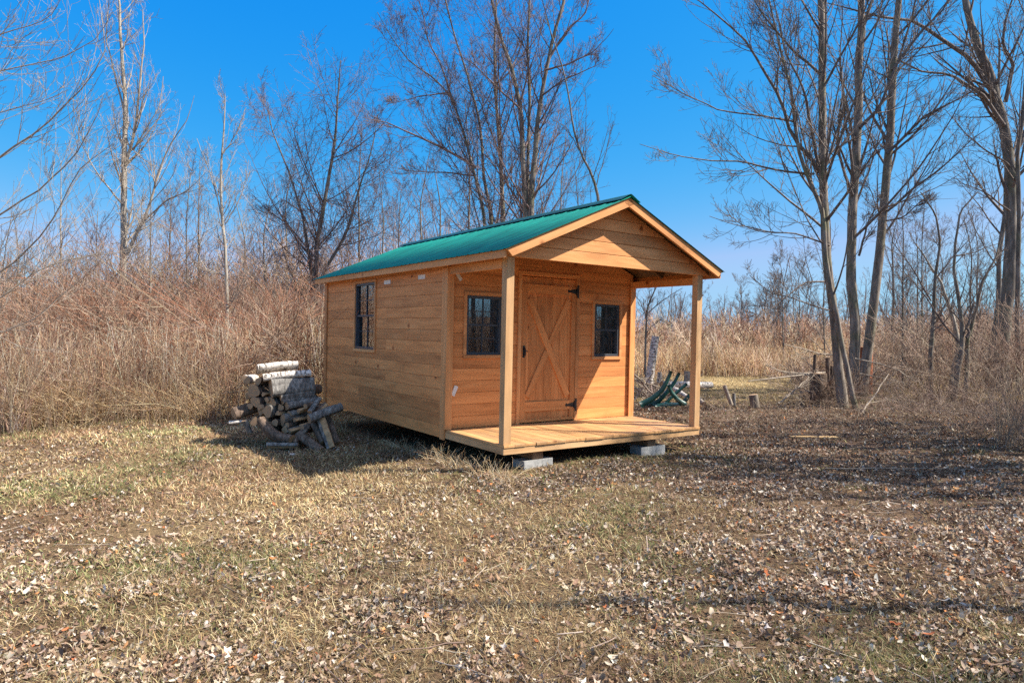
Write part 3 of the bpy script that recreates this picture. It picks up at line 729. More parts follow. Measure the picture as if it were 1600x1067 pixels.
tree('tall grey maple with a crossed double base, nearest of the clump right of the porch',
     [(root(1318, 13.5, (1311, 570), (1302, 480), (1291, 400), (1287, 300), (1284, 200), (1286, 100), (1283, 0), (1278, -150), (1270, -330)), [.135, .125, .115, .10, .07, .03]),
      (root(1338, 13.3, (1328, 600), (1314, 530), (1300, 460), (1290, 400), (1286, 330), (1262, 278), (1247, 234), (1238, 150), (1215, 60), (1190, -50)), [.07, .07, .06, .05, .035, .015])],
     limbs=[lm([(1284, 273), (1238, 212), (1218, 153), (1165, 62), (1093, 2), (1040, -30)], 13.5, .05, Y2=12.6),
            lm([(1272, 272), (1220, 268), (1161, 252), (1118, 252), (1060, 245), (1000, 226)], 13.5, .028, Y2=12.4),
            lm([(1240, 190), (1180, 180), (1121, 173), (1060, 140), (1017, 118)], 13.3, .024, Y2=12.2),
            lm([(1296, 384), (1250, 366), (1200, 362), (1150, 352), (1108, 338)], 13.4, .022, Y2=12.6),
            lm([(1289, 440), (1262, 440), (1228, 462), (1205, 482), (1165, 504)], 13.3, .024, Y2=12.5),
            lm([(1300, 486), (1270, 478), (1240, 466), (1205, 458), (1170, 430)], 13.3, .02, Y2=12.7),
            lm([(1280, 260), (1262, 160), (1225, 72), (1210, 0)], 13.4, .04, .012, Y2=13.0),
            lm([(1286, 120), (1240, 80), (1190, 20), (1150, -50)], 13.5, .035, Y2=13.0)],
     seed=11, bark_m=BARK_G, twig_m=TWIG_B, n1=25, n2=10, n3=6, lf1=.33, tw=.0033, rs=.68)
tree('straight grey maple standing in the middle of the clump right of the porch',
     [(root(1338, 15.5, (1335, 545), (1331, 450), (1331, 350), (1338, 250), (1342, 150), (1345, 50), (1347, -80), (1352, -300)), [.18, .17, .155, .13, .09, .04])],
     limbs=[lm([(1332, 305), (1318, 270), (1308, 220), (1318, 140), (1326, 80)], 15.4, .045, .01, Y2=14.9),
            lm([(1342, 400), (1356, 350), (1378, 300)], 15.4, .035, .01, Y2=15.0),
            lm([(1343, 200), (1375, 170), (1402, 95), (1440, 50), (1484, 0)], 15.4, .05, .015, Y2=14.6),
            lm([(1345, 60), (1362, 0), (1380, -80)], 15.5, .06, .02)],
     seed=12, bark_m=BARK_G, twig_m=TWIG_B, n1=25, n2=10, n3=6, lf1=.31, tw=.0033, rs=.62)
tree('grey maple leaning right at its top, right hand stem of the clump beside the porch',
     [(root(1346, 16.0, (1352, 575), (1362, 500), (1371, 420), (1384, 300), (1391, 200), (1396, 100), (1404, 0), (1420, -150), (1432, -320)), [.165, .155, .14, .115, .08, .04])],
     limbs=[lm([(1386, 240), (1443, 182), (1490, 160), (1520, 141), (1575, 120)], 15.9, .045, Y2=15.0),
            lm([(1386, 330), (1440, 285), (1465, 266), (1524, 213), (1560, 190)], 15.9, .04, Y2=15.2),
            lm([(1384, 345), (1410, 340), (1455, 300)], 15.8, .025, Y2=15.2),
            lm([(1378, 340), (1356, 290), (1342, 260)], 15.9, .02, Y2=15.5),
            lm([(1395, 110), (1430, 60), (1470, 20), (1500, -30)], 15.9, .05, .012, Y2=15.3)],
     seed=13, bark_m=BARK_G, twig_m=TWIG_B, n1=25, n2=10, n3=6, lf1=.31, tw=.0033, rs=.66)
tree('thick old tree with rough dark bark and crooked top near the right edge',
     [(root(1562, 17.5, (1566, 540), (1576, 440), (1581, 350), (1577, 250), (1569, 195), (1550, 130), (1527, 75), (1508, 5), (1490, -120)), [.34, .28, .24, .21, .15, .09]),
      (root(1592, 16.4, (1590, 480), (1592, 350), (1589, 250), (1597, 190), (1604, 110), (1612, 0), (1620, -120)), [.10, .095, .09, .08, .06, .04])],
     limbs=[lm([(1553, 148), (1521, 97), (1470, 60), (1430, 32), (1380, 28), (1330, 14), (1280, 2)], 17.4, .085, .01, Y2=15.5),
            lm([(1568, 196), (1535, 148), (1482, 116), (1440, 112), (1410, 97), (1380, 92)], 17.4, .07, .01, Y2=16.0),
            lm([(1571, 160), (1584, 100), (1566, 68), (1569, 30), (1590, -20)], 17.3, .07, .02, Y2=16.9),
            lm([(1578, 260), (1535, 232), (1500, 200), (1470, 165)], 17.3, .03, Y2=16.2),
            lm([(1578, 330), (1540, 300), (1500, 285), (1480, 275)], 17.2, .03, Y2=16.5),
            lm([(1590, 230), (1610, 190), (1640, 150)], 17.2, .08, .02)],
     seed=14, bark_m=BARK_D, twig_m=TWIG_B, n1=22, n2=9, n3=6, lf1=.32, tw=.0034, rs=.56, flare=1.5, sides=12)
tree('slim dark stemmed tree growing close against the thick old tree on the right',
     [(root(1543, 18.5, (1546, 560), (1560, 480), (1561, 400), (1570, 330), (1574, 250), (1560, 160), (1562, 60)), [.10, .08, .07, .05, .03])],
     seed=15, rs=.8, bark_m=BARK_D, twig_m=TWIG_B, n1=14, n2=6, n3=4, lf1=.26, tw=.003)
tree('knobbly slender sapling with a hooked crown left of the crooked sapling',
     [(root(1455, 15.2, (1454, 560), (1459, 490), (1461, 430), (1470, 380), (1462, 335), (1438, 300)), [.05, .045, .035, .025, .012])],
     limbs=[lm([(1455, 470), (1430, 425), (1400, 385), (1385, 350)], 15.1, .02), lm([(1460, 440), (1490, 400), (1520, 370)], 15.1, .018)],
     seed=16, bark_m=BARK_D, twig_m=TWIG_B, n1=11, n2=6, n3=4, lf1=.3, tw=.0026, up=.05, name='sapling')
tree('crooked forked sapling with a broken stub between the maples and the old tree',
     [(root(1488, 14.6, (1496, 590), (1503, 545), (1503, 510), (1497, 460), (1490, 420), (1493, 380), (1500, 330), (1528, 300)), [.055, .05, .035, .025, .012]),
      (root(1507, 14.7, (1511, 560), (1512, 530), (1526, 480), (1534, 440), (1555, 405), (1565, 370)), [.045, .04, .03, .012])],
     limbs=[(pxl([(1510, 528), (1515, 500), (1521, 474)], 14.6), [.03, .026]), lm([(1498, 535), (1470, 500), (1440, 455), (1400, 410)], 14.6, .022), lm([(1492, 400), (1520, 395), (1560, 380)], 14.5, .016)],
     seed=17, bark_m=BARK_G, twig_m=TWIG_B, n1=11, n2=6, n3=4, lf1=.3, tw=.0026, up=.05, name='sapling')
tree('leaning pale grey sapling trunk beside the crooked forked sapling',
     [(root(1484, 15.3, (1490, 575), (1499, 545), (1490, 500), (1470, 440), (1430, 380)), [.06, .055, .03, .012])],
     seed=18, bark_m=BARK_P, twig_m=TWIG_B, n1=7, n2=5, n3=4, lf1=.3, tw=.0026, name='sapling')
tree('pale trunked tall tree with vines round its foot, behind the weeds at far left',
     [(root(191, 22, (193, 420), (193, 350), (194, 250), (196, 170), (191, 90), (186, 20), (183, -60)), [.15, .14, .12, .09, .06, .025])],
     limbs=[lm([(197, 400), (225, 345), (262, 312), (292, 300), (320, 270)], 21.8, .05, Y2=21),
            lm([(198, 395), (228, 340), (246, 272), (262, 232), (292, 190), (305, 150)], 21.9, .06, Y2=21.5),
            lm([(192, 320), (160, 282), (133, 238), (118, 200)], 21.9, .035, Y2=21),
            lm([(197, 250), (214, 192), (218, 140), (226, 62), (222, 15)], 22, .055, .012),
            lm([(193, 170), (178, 110), (165, 60), (170, 0)], 22, .035, .01),
            lm([(195, 210), (205, 240), (250, 165), (255, 120)], 22, .03, .01)],
     seed=21, bark_m=BARK_P, twig_m=TWIG_P, n1=22, n2=9, n3=6, lf1=.22, tw=.003, droop=7, up=.11, rs=.8)
tree('slender young tree with smooth pale stem rising from the weeds left of the woodpile',
     [(root(357, 15, (355, 500), (354, 440), (352, 380), (346, 330), (345, 260), (350, 205), (352, 150)), [.055, .05, .04, .03, .012])],
     limbs=[lm([(347, 340), (330, 275), (306, 216)], 15, .016), lm([(349, 240), (372, 205), (384, 168)], 15, .015), lm([(352, 350), (380, 300), (388, 250)], 15, .014), lm([(354, 432), (320, 420), (300, 375)], 15, .018)],
     seed=22, rs=.85, bark_m=BARK_P, twig_m=TWIG_P, n1=20, n2=7, n3=4, lf1=.24, ang1=(40, 8), tw=.0024, up=.10)
tree('spreading purple twigged tree behind the rear corner of the cabin',
     [(root(490, 21, (492, 430), (496, 375), (510, 300), (521, 240), (527, 170), (532, 95)), [.14, .13, .10, .06, .02]),
      (root(486, 21.2, (487, 430), (474, 340), (452, 270), (425, 205), (418, 160)), [.10, .09, .05, .015]),
      (root(500, 21, (502, 430), (540, 370), (560, 300), (582, 230), (590, 180)), [.10, .09, .05, .015])],
     limbs=[lm([(490, 400), (450, 350), (420, 330), (390, 300)], 20.8, .035, Y2=20), lm([(500, 390), (470, 330), (440, 310), (400, 350)], 21, .03)],
     seed=23, bark_m=BARK_D, twig_m=TWIG_R, n1=21, n2=9, n3=6, lf1=.42, tw=.0034, droop=8, up=.06, ang1=(50, 12), rs=.66)
tree('tall dark three stemmed tree rising behind the middle of the green roof',
     [(root(822, 19, (822, 330), (818, 260), (815, 180), (801, 110), (781, 50), (767, 0), (750, -110)), [.14, .13, .12, .09, .06, .03]),
      (root(828, 19, (830, 330), (834, 260), (842, 180), (852, 110), (864, 60), (882, 0), (905, -100)), [.14, .13, .12, .09, .06, .03]),
      (root(826, 19.3, (826, 330), (825, 250), (828, 160), (824, 80), (828, 0), (836, -110)), [.10, .09, .07, .05, .02])],
     limbs=[lm([(850, 110), (890, 100), (930, 80), (960, 45)], 18.9, .035, Y2=18), lm([(846, 150), (880, 125), (920, 108), (955, 90)], 18.9, .03, Y2=18.4),
            lm([(856, 95), (885, 50), (915, 20), (925, -20)], 19, .05, .01), lm([(812, 170), (780, 140), (740, 100), (705, 80)], 18.9, .035, Y2=18)],
     seed=24, bark_m=BARK_D, twig_m=TWIG_R, n1=24, n2=10, n3=7, lf1=.31, tw=.0034, rs=.72)
tree('many stemmed tree with a long bough drooping left over the green roof',
     [(root(782, 20, (786, 335), (783, 250), (775, 170), (772, 80), (776, 0), (770, -90)), [.11, .10, .08, .05, .02]),
      (root(766, 20, (768, 335), (756, 280), (750, 190), (731, 120), (711, 60), (696, 0), (690, -70)), [.10, .09, .06, .04, .02]),
      (root(756, 19.6, (757, 335), (739, 262), (722, 200), (706, 152), (676, 120), (640, 98), (606, 52), (590, 20)), [.08, .075, .06, .035, .012])],
     limbs=[lm([(744, 262), (700, 236), (662, 218), (606, 192), (557, 182)], 19.6, .055, Y2=18.5), lm([(742, 275), (700, 270), (650, 268), (610, 262)], 19.6, .03, Y2=18.8),
            lm([(712, 165), (690, 110), (668, 60), (655, 0)], 19.6, .04, .01), lm([(700, 145), (660, 150), (600, 165)], 19.5, .025, Y2=19)],
     seed=25, bark_m=BARK_G, twig_m=TWIG_R, n1=24, n2=10, n3=7, lf1=.34, tw=.0034, droop=8, rs=.72)
tree('thin lone stem bending left above the porch end of the roof ridge',
     [(root(940, 16, (936, 312), (926, 274), (908, 242), (894, 193), (889, 153), (879, 105), (868, 72), (850, 20)), [.055, .05, .035, .02, .01])],
     limbs=[lm([(932, 290), (945, 240), (960, 190)], 16, .012), lm([(905, 235), (885, 200), (860, 185)], 16, .01)],
     seed=26, bark_m=BARK_D, twig_m=TWIG_B, n1=10, n2=5, n3=3, lf1=.22, tw=.0026)
tree('thin forked sapling seen between the cabin wall and the right porch post',
     [(root(1014, 17, (1008, 581), (1009, 519), (1011, 481), (1019, 463), (1028, 443), (1040, 420)), [.035, .03, .022, .012])],
     limbs=[lm([(1010, 500), (1000, 470), (985, 455)], 17, .014), lm([(1011, 490), (1035, 470), (1066, 450)], 16.9, .013), lm([(1010, 520), (1030, 498), (1052, 510)], 16.9, .012)],
     seed=27, bark_m=BARK_D, twig_m=TWIG_B, n1=7, n2=4, n3=3, lf1=.3, tw=.0026, name='sapling')
tree('pale branched tree at the left edge with long boughs sweeping into view',
     [(root(-120, 9.5, (-118, 450), (-112, 300), (-120, 150), (-135, 0), (-150, -200)), [.13, .12, .10, .07, .04])],
     limbs=[lm([(-115, 330), (0, 248), (67, 198), (139, 131), (166, 80), (156, 0)], 9.5, .028, .006, Y2=9),
            lm([(-112, 400), (0, 338), (63, 295), (114, 250), (143, 194), (160, 150)], 9.5, .028, .005, Y2=8.8),
            lm([(-112, 480), (0, 426), (55, 380), (97, 321), (120, 268), (175, 225)], 9.5, .026, .005, Y2=8.8),
            lm([(-116, 160), (0, 112), (97, 91), (150, 60), (180, 20)], 9.5, .02, .005, Y2=9),
            lm([(-118, 100), (0, 56), (76, 30), (103, -10)], 9.5, .02, .005, Y2=9),
            lm([(-116, 230), (0, 176), (60, 160), (110, 140)], 9.5, .018, .004, Y2=9),
            lm([(-112, 500), (0, 470), (60, 420), (130, 400), (210, 392), (260, 385)], 9.6, .022, .004, Y2=10),
            lm([(-112, 520), (0, 520), (60, 495), (120, 440), (160, 400)], 9.6, .018, .004, Y2=9.4)],
     seed=28, bark_m=BARK_P, twig_m=TWIG_P, n1=24, n2=8, n3=5, lf1=.24, tw=.0023, up=.09, ang2=(34, 10), rs=.3)

# smaller trees further back: one builder, each with its own seed
back = [
 (30, 19, 330, .05, 'scrubby small tree low at the left edge behind the weeds', TWIG_P, BARK_G),
 (150, 20, 330, .045, 'thin sapling in the brush left of the pale vine footed tree', TWIG_R, BARK_G),
 (235, 18, 300, .05, 'grey sapling in the brush just right of the pale vine footed tree', TWIG_P, BARK_G),
 (290, 19, 270, .05, 'twin sapling in the brush between the pale tree and the smooth young tree', TWIG_R, BARK_D),
 (385, 19, 310, .05, 'low grey sapling in the brush just right of the smooth young tree', TWIG_P, BARK_G),
 (560, 23, 190, .07, 'twiggy tree whose crown meets the drooping bough over the rear roof', TWIG_R, BARK_D),
 (600, 22, 260, .06, 'small tree behind the rear end of the roof, beside the long bough', TWIG_R, BARK_D),
 (655, 24, 230, .07, 'small twiggy tree behind the roof, left of the many stemmed tree', TWIG_R, BARK_D),
 (735, 25, 140, .08, 'background tree caught between the stems above the roof', TWIG_R, BARK_D),
 (850, 24, 240, .06, 'short tree behind the roof, right of the dark three stemmed tree', TWIG_B, BARK_D),
 (905, 22, 250, .05, 'low twiggy sapling just behind the roof ridge near the gable', TWIG_B, BARK_D),
 (1225, 26, 400, .04, 'sapling at the edge of the mown field left of the maples', TWIG_B, BARK_D),
 (1290, 28, 390, .05, 'sapling in the field weeds directly behind the first maple', TWIG_B, BARK_D),
 (1410, 19, 400, .045, 'brown sapling close behind the brush right of the maples', TWIG_B, BARK_D),
 (1440, 21, 330, .05, 'twiggy sapling between the maples and the knobbly sapling', TWIG_B, BARK_G),
 (1520, 20, 340, .055, 'bushy sapling in the brush between the crooked sapling and the old tree', TWIG_B, BARK_D),
 (1585, 22, 330, .05, 'sapling in the brush at the right edge behind the old tree', TWIG_B, BARK_G),
 (95, 24, 250, .07, 'small pale bare tree behind the weeds, second from the left edge', TWIG_P, BARK_P),
 (265, 25, 300, .08, 'bare tree among tangled twigs just right of the pale vine footed tree', TWIG_R, BARK_D),
 (310, 27, 250, .08, 'thin grey tree behind and left of the smooth young tree', TWIG_P, BARK_G),
 (410, 26, 300, .08, 'low twiggy tree between the smooth young tree and the purple twigged one', TWIG_R, BARK_D),
 (445, 30, 240, .08, 'faint tall thin tree left of the purple twigged tree', TWIG_B, BARK_G),
 (622, 25, 300, .08, 'bare tree whose twigs fill the gap right of the rear roof end', TWIG_R, BARK_D),
 (690, 27, 240, .09, 'twiggy tree just behind the middle of the roof slope', TWIG_R, BARK_D),
 (875, 27, 200, .07, 'spindly tree behind the high end of the roof ridge', TWIG_B, BARK_G),
 (1245, 36, 400, .06, 'small bare tree in the field just left of the maple clump', TWIG_B, BARK_D),
 (1392, 30, 320, .09, 'dark bare tree right behind the leaning maple', TWIG_B, BARK_D),
 (1412, 34, 300, .09, 'bare tree in the field, second behind the leaning maple', TWIG_R, BARK_D),
 (1435, 31, 350, .07, 'short thick crowned tree behind the knobbly sapling', TWIG_B, BARK_G),
 (1475, 38, 360, .08, 'distant bare tree seen between the two saplings at right', TWIG_R, BARK_G),
 (1530, 33, 330, .08, 'distant bare tree seen left of the thick old trunk', TWIG_B, BARK_G),
 (1090, 48, 440, .06, 'tiny far tree behind the right porch post', TWIG_R, BARK_D),
 (1160, 52, 440, .06, 'tiny far tree in the open gap between porch and maples', TWIG_B, BARK_D),
]
for i, (px, Y, top, r, lab, tm, bm2) in enumerate(back):
    rr = random.Random(i * 7 + 3)
    d = rr.uniform(-18, 18)
    m1 = 528 + (top - 528) * .35; m2 = 528 + (top - 528) * .7
    tree(lab, [(root(px, Y, (px + d * .3, m1), (px + d * .1, m2), (px + d, top)), [r, r * .85, r * .5, .012])], seed=40 + i, bark_m=bm2, twig_m=tm,
         n1=22, n2=8, n3=6, lf1=.38, tw=.00012 * Y, up=.08, ang1=(42, 10), t0=.12, rs=.75, group='bare trees further back', name='bare_tree')

# trees outside the picture to the right and behind the camera: they shade the ground and show in the panes
off = [((9.0, 6.7), 9, .13), ((8.9, 8.2), 9.5, .14), ((8.3, 7.3), 9.5, .16), ((9.4, 9.1), 9, .15), ((10.6, 10.5), 10, .15), ((7.6, 6.0), 8.5, .12), ((8.4, 2.7), 9.5, .085), ((12.4, 7.0), 10.5, .15), ((14.0, 7.9), 11, .14), ((11.0, 5.1), 9.5, .12), ((13.0, 6.1), 10, .14), ((16.5, 8.4), 11.5, .16), ((17, 1.5), 10, .2), ((20, -2), 11, .18), ((18.5, 0), 9, .10), ((22, .5), 10, .12), ((19, -4.5), 9, .12), ((24.5, 3.8), 11, .14), ((15.8, -2.0), 8, .09), ((23, 2.5), 12, .2), ((17, -3), 10, .16), ((21, 5.5), 9, .15), ((26, -1), 12, .2), ((14.5, -.5), 8, .12)]
for i, ((x, y), h, r) in enumerate(off):
    rr = random.Random(i + 77); z = float(ground_h(x, y))
    pts = [np.array([x, y, z - .05])] + [np.array([x + rr.uniform(-.25, .25) * k, y + rr.uniform(-.10, .10) * k, h * k / 4]) for k in (1, 2, 3, 4)]
    pts2 = [pts[0] + [.25, -.1, 0]] + [p_ + np.array([.45 * (k_ + 1) ** .8, -.3 * (k_ + 1) ** .8, -.3]) for k_, p_ in enumerate(pts[1:])]
    tree('bare maple standing out of view to the right of the yard',
         [(pts, [r, r * .85, r * .6, .02])] + ([(pts2, [r * .7, r * .6, r * .4, .015])] if i < 10 else []), seed=80 + i, bark_m=BARK_G, twig_m=TWIG_B, group='bare maples out of view to the right', n1=12, n2=6, n3=4, lf1=.36, tw=.003)

# ------------------------------------------------------------------ stuff: stems, brush, far wood, grass, leaves
def frac(rng, n, pal, jit=0.12):
    pal = np.array(pal); c = pal[rng.randint(0, len(pal), n)]
    return np.clip(c * rng.uniform(1 - 2 * jit, 1 + 2 * jit, (n, 1)) * rng.uniform(1 - jit * .4, 1 + jit * .4, (n, 3)), 0.01, 0.9)
GAIN = 1.04
STRAW = [(.50, .35, .19), (.60, .44, .25), (.68, .53, .32), (.42, .27, .15), (.34, .20, .12), (.72, .60, .42)]
WEED = [(.48, .32, .21), (.56, .41, .28), (.36, .22, .15), (.62, .48, .34), (.28, .16, .11), (.42, .24, .165), (.70, .58, .44)]
RED = [(.31, .17, .115), (.38, .24, .165), (.24, .145, .105), (.34, .26, .20), (.44, .34, .26)]

def stems_np(x, y, h, rng, K=4, lean=.18, r=.003, curve=.15, colr=None):
    n = len(x); z = ground_h(x, y) - .02
    d = rng.randn(n, 2) * lean; cv = rng.randn(n, 2) * curve
    t = np.linspace(0, 1, K)[None, :, None]
    hh = h[:, None, None]
    XY = np.stack([x, y], 1)[:, None, :] + (d[:, None, :] * t + cv[:, None, :] * t * t) * hh
    Z = z[:, None] + hh[:, :, 0] * np.linspace(0, 1, K)[None] * (1 - .25 * (cv ** 2).sum(1)[:, None] * np.linspace(0, 1, K)[None])
    Pn = np.concatenate([XY, Z[:, :, None]], 2)
    R = np.broadcast_to(np.asarray(r).reshape(-1, 1), (n, 1)) * np.linspace(1, .45, K)[None]
    return Pn, R * np.ones((n, K))
def seg_col(c, counts): return np.repeat(c, counts, axis=0)

def weeds(name, label, n, pxr, Yfn, hfn, seed, pal, r0=.0026, kids=3, lean=.16, curve=.22, kidlen=.28, cat='weeds'):
    rng = np.random.RandomState(seed)
    px = rng.uniform(pxr[0], pxr[1], n); Y = Yfn(px, rng.rand(n)); x = (px - 800) / F * Y
    ok = ~inside_cabin(x, Y, .12)
    if n > 8000 and pxr[0] < 0: ok &= rng.rand(n) < np.clip(.25 + 2.4 * (fnoise(x, Y, .9, 2) - .3), .12, 1)
    x = x[ok]; Y = Y[ok]; px = px[ok]; n = len(x)
    h = hfn(px, Y, x, rng)
    Pn, R = stems_np(x, Y, h, rng, lean=lean, curve=curve, r=r0 * (1 + np.maximum(0, Y - 12) * .07) * rng.uniform(.6, 1.4, n))
    c = np.clip(frac(rng, n, pal) * GAIN, .01, .85)
    if n > 8000:   # weeds stand in stands of their own kind, paler and redder by turns
        k_ = vnoise(x, Y, 1.1, 3); k2_ = vnoise(x, Y, .5, 6); c = np.clip(c * (.62 + .75 * k_)[:, None] * np.stack([1 + .12 * (k2_ - .5), 1 + 0 * k2_, 1 - .25 * (k2_ - .5)], 1), .02, .9)
    lst = [(tubes(Pn, R, 3), seg_col(c, 12))]
    if kids:
        k1 = children(Pn, R, rng, kids, .25, 1.0, (38, 18), kidlen, 4, .03, .16, .7, r0 * .5); k1 = (k1[0], k1[1] * (1 + np.maximum(0, np.repeat(Y, kids) - 12) * .07)[:, None])
        lst.append((tubes(k1[0], k1[1], 3), seg_col(np.repeat(c, kids, 0) * rng.uniform(.85, 1.15, (n * kids, 1)), 12)))
    V, Fc = merge([a for a, b in lst]); col = np.concatenate([b for a, b in lst])
    o = mesh_np(name, V, Fc, STEM, None, col); tag(o, label, cat, kind='stuff'); return o

def front(px): return np.interp(px, [-700, -100, 60, 200, 340, 420, 520, 620], [9.5, 10.3, 10.9, 11.8, 12.0, 13.2, 13.8, 14.2])
big = lambda x, y, s, sd: fnoise(x, y, s, sd)
weeds('tall_weeds', 'dense tan dry weeds and stems standing along the left edge of the lawn', 14000, (-420, 640),
      lambda px, u: front(px) + 9.5 * u ** 1.25 + 2.2 * (vnoise(px, px * 0, .02, 2) - .5), 
      lambda px, Y, x, rng: (1.0 + .17 * (Y - 11)) * rng.uniform(.35, 1.2, len(x)) * (.5 + 1.0 * big(x, Y, .35, 1)), 5, WEED, kids=1, r0=.0064, kidlen=.36)
weeds('tall_weeds', 'tall straight pale stalks standing out among the dry weeds', 4300, (-420, 620),
      lambda px, u: front(px) + .1 + 5 * u ** 1.5, lambda px, Y, x, rng: (1.3 + .12 * (Y - 11)) * rng.uniform(.6, 1.25, len(x)), 15, [(.72, .56, .38), (.60, .42, .26), (.34, .20, .13), (.78, .68, .54)], kids=2, r0=.0052, lean=.1, curve=.12)
weeds('tall_weeds', 'pale fallen and leaning grass stalks at the foot of the tall weeds', 8000, (-300, 560),
      lambda px, u: front(px) - .35 + 1.6 * u, lambda px, Y, x, rng: rng.uniform(.25, .95, len(x)), 6, STRAW, kids=1, r0=.004, lean=.5, curve=.6)
weeds('thicket', 'reddish brown tangled shrub twigs rising behind the dry weeds', 2900, (-420, 800),
      lambda px, u: front(px) + 3 + 16 * u, lambda px, Y, x, rng: (1.9 + .17 * (Y - 13)) * rng.uniform(.5, 1.3, len(x)) * (.50 + 1.0 * big(x, Y, .3, 4)), 7, RED + WEED[:3], r0=.0055, kids=11, kidlen=.55, lean=.3, curve=.35, cat='thicket')
weeds('thicket', 'dark tangled red brown bushes growing out of the front of the dry weeds', 3600, (-420, 640),
      lambda px, u: front(px) + .2 + 6 * u, lambda px, Y, x, rng: (1.35 + .13 * (Y - 11)) * rng.uniform(.4, 1.3, len(x)) * (.45 + 1.1 * big(x, Y, .5, 5)), 17, [(.26, .14, .10), (.38, .22, .15), (.20, .125, .09), (.32, .24, .185), (.48, .36, .26), (.42, .20, .12)], r0=.0052, kids=13, kidlen=.6, lean=.4, curve=.5, cat='thicket')
weeds('right_thicket', 'grey brown leafless bushes filling the gaps between the trunks at right', 520, (1235, 1900),
      lambda px, u: np.interp(px, [1235, 1400, 1500, 1900], [17.5, 16.5, 14.5, 12.5]) + 8 * u, lambda px, Y, x, rng: rng.uniform(.9, 2.7, len(x)) * np.clip((px - 1150) / 300, .35, 1), 18, [(.26, .17, .13), (.36, .26, .20), (.20, .14, .115), (.44, .34, .27)], r0=.0055, kids=12, kidlen=.5, lean=.3, curve=.4, cat='thicket')
weeds('brush_pile', 'dark tangled dead twigs heaped round the stakes left of the maple trunks', 150, (1262, 1330),
      lambda px, u: 13.9 + 1.6 * u, lambda px, Y, x, rng: rng.uniform(.25, .85, len(x)), 19, [(.16, .11, .085), (.26, .19, .15), (.36, .29, .24)], r0=.0045, kids=10, kidlen=.6, lean=.8, curve=.7, cat='brush pile')
weeds('branch_heap', 'heap of thin dead branches between the cabin corner and the green chair', 90, (988, 1050),
      lambda px, u: 14.9 + 1.8 * u, lambda px, Y, x, rng: rng.uniform(.2, .7, len(x)), 20, [(.30, .24, .20), (.44, .37, .31), (.20, .15, .12)], r0=.0055, kids=7, kidlen=.6, lean=1.0, curve=.8, cat='branch heap')
weeds('low_brush', 'low tangle of dry briars and dead stems over the leaves at the right edge', 650, (1370, 1900),
      lambda px, u: np.interp(px, [1370, 1480, 1600, 1900], [11.6, 10.2, 8.4, 7.6]) + 4.5 * u, lambda px, Y, x, rng: rng.uniform(.1, .65, len(x)), 21, [(.28, .20, .155), (.40, .31, .25), (.19, .135, .105)], r0=.0028, kids=7, kidlen=.7, lean=.8, curve=.8, cat='brush')
weeds('field_weeds', 'band of tall tan weeds at the back of the open field', 21000, (900, 1750),
      lambda px, u: 24.5 + 16 * u ** 1.2 + 1.5 * (vnoise(px, px * 0, .015, 3) - .5), lambda px, Y, x, rng: (1.1 + .03 * (Y - 24)) * rng.uniform(.5, 1.2, len(x)) * (.55 + .8 * big(x, Y, .2, 6)), 8, WEED + STRAW[:3], kids=2, r0=.0042)
weeds('field_brush', 'brown and rust coloured low brush between the field weeds and the far wood', 2600, (900, 1800),
      lambda px, u: 30 + 26 * u, lambda px, Y, x, rng: rng.uniform(1.4, 3.3, len(x)) * (.6 + .6 * big(x, Y, .12, 2)), 9, RED + WEED, r0=.0055, kids=14, kidlen=.4, lean=.22, curve=.2, cat='brush')
weeds('right_brush', 'grey brown briars and twigs around the feet of the trees at right', 1000, (1365, 1850),
      lambda px, u: np.interp(px, [1365, 1480, 1600, 1850], [14.0, 13.0, 12.2, 10.5]) + 9 * u ** 1.2, lambda px, Y, x, rng: rng.uniform(.3, 1.5, len(x)) * np.clip((Y - 9.5) / 5, .4, 1.2), 10, [(.25, .18, .135), (.34, .26, .20), (.19, .13, .10), (.42, .34, .26)], r0=.0036, kids=6, kidlen=.5, lean=.45, curve=.5, cat='brush')
weeds('grass_tuft', 'tall pale dry grass tuft standing at the right edge', 170, (1556, 1612),
      lambda px, u: 8.6 + .8 * u, lambda px, Y, x, rng: rng.uniform(.4, 1.1, len(x)), 11, [(.34, .26, .19), (.26, .19, .14)], r0=.0022, kids=2, lean=.12, curve=.2, cat='grass tuft')
weeds('low_twigs', 'short dry stems poking out of the leaf litter at right', 2600, (1080, 1800),
      lambda px, u: 9.3 + 7 * u, lambda px, Y, x, rng: rng.uniform(.06, .4, len(x)), 12, [(.30, .22, .16), (.40, .32, .24), (.22, .15, .11)], r0=.002, kids=3, lean=.6, curve=.7, cat='twigs')
weeds('edge_stems', 'loose thin weed stems standing out in front of the tall weeds', 700, (-100, 420),
      lambda px, u: front(px) - 1.1 + 1.6 * u, lambda px, Y, x, rng: rng.uniform(.4, 1.7, len(x)), 13, [(.30, .20, .14), (.42, .32, .21), (.24, .15, .11)], r0=.003, kids=5, kidlen=.25, lean=.12, curve=.12, cat='weeds')
weeds('wall_grass', 'dry grass and small stems along the foot of the cabin wall', 900, (500, 800),
      lambda px, u: np.interp(px, [500, 690, 790, 800], [11.2, 7.75, 6.7, 6.7]) - .45 * u, lambda px, Y, x, rng: rng.uniform(.05, .26, len(x)), 14, STRAW, r0=.0018, kids=2, lean=.4, curve=.5, cat='grass')

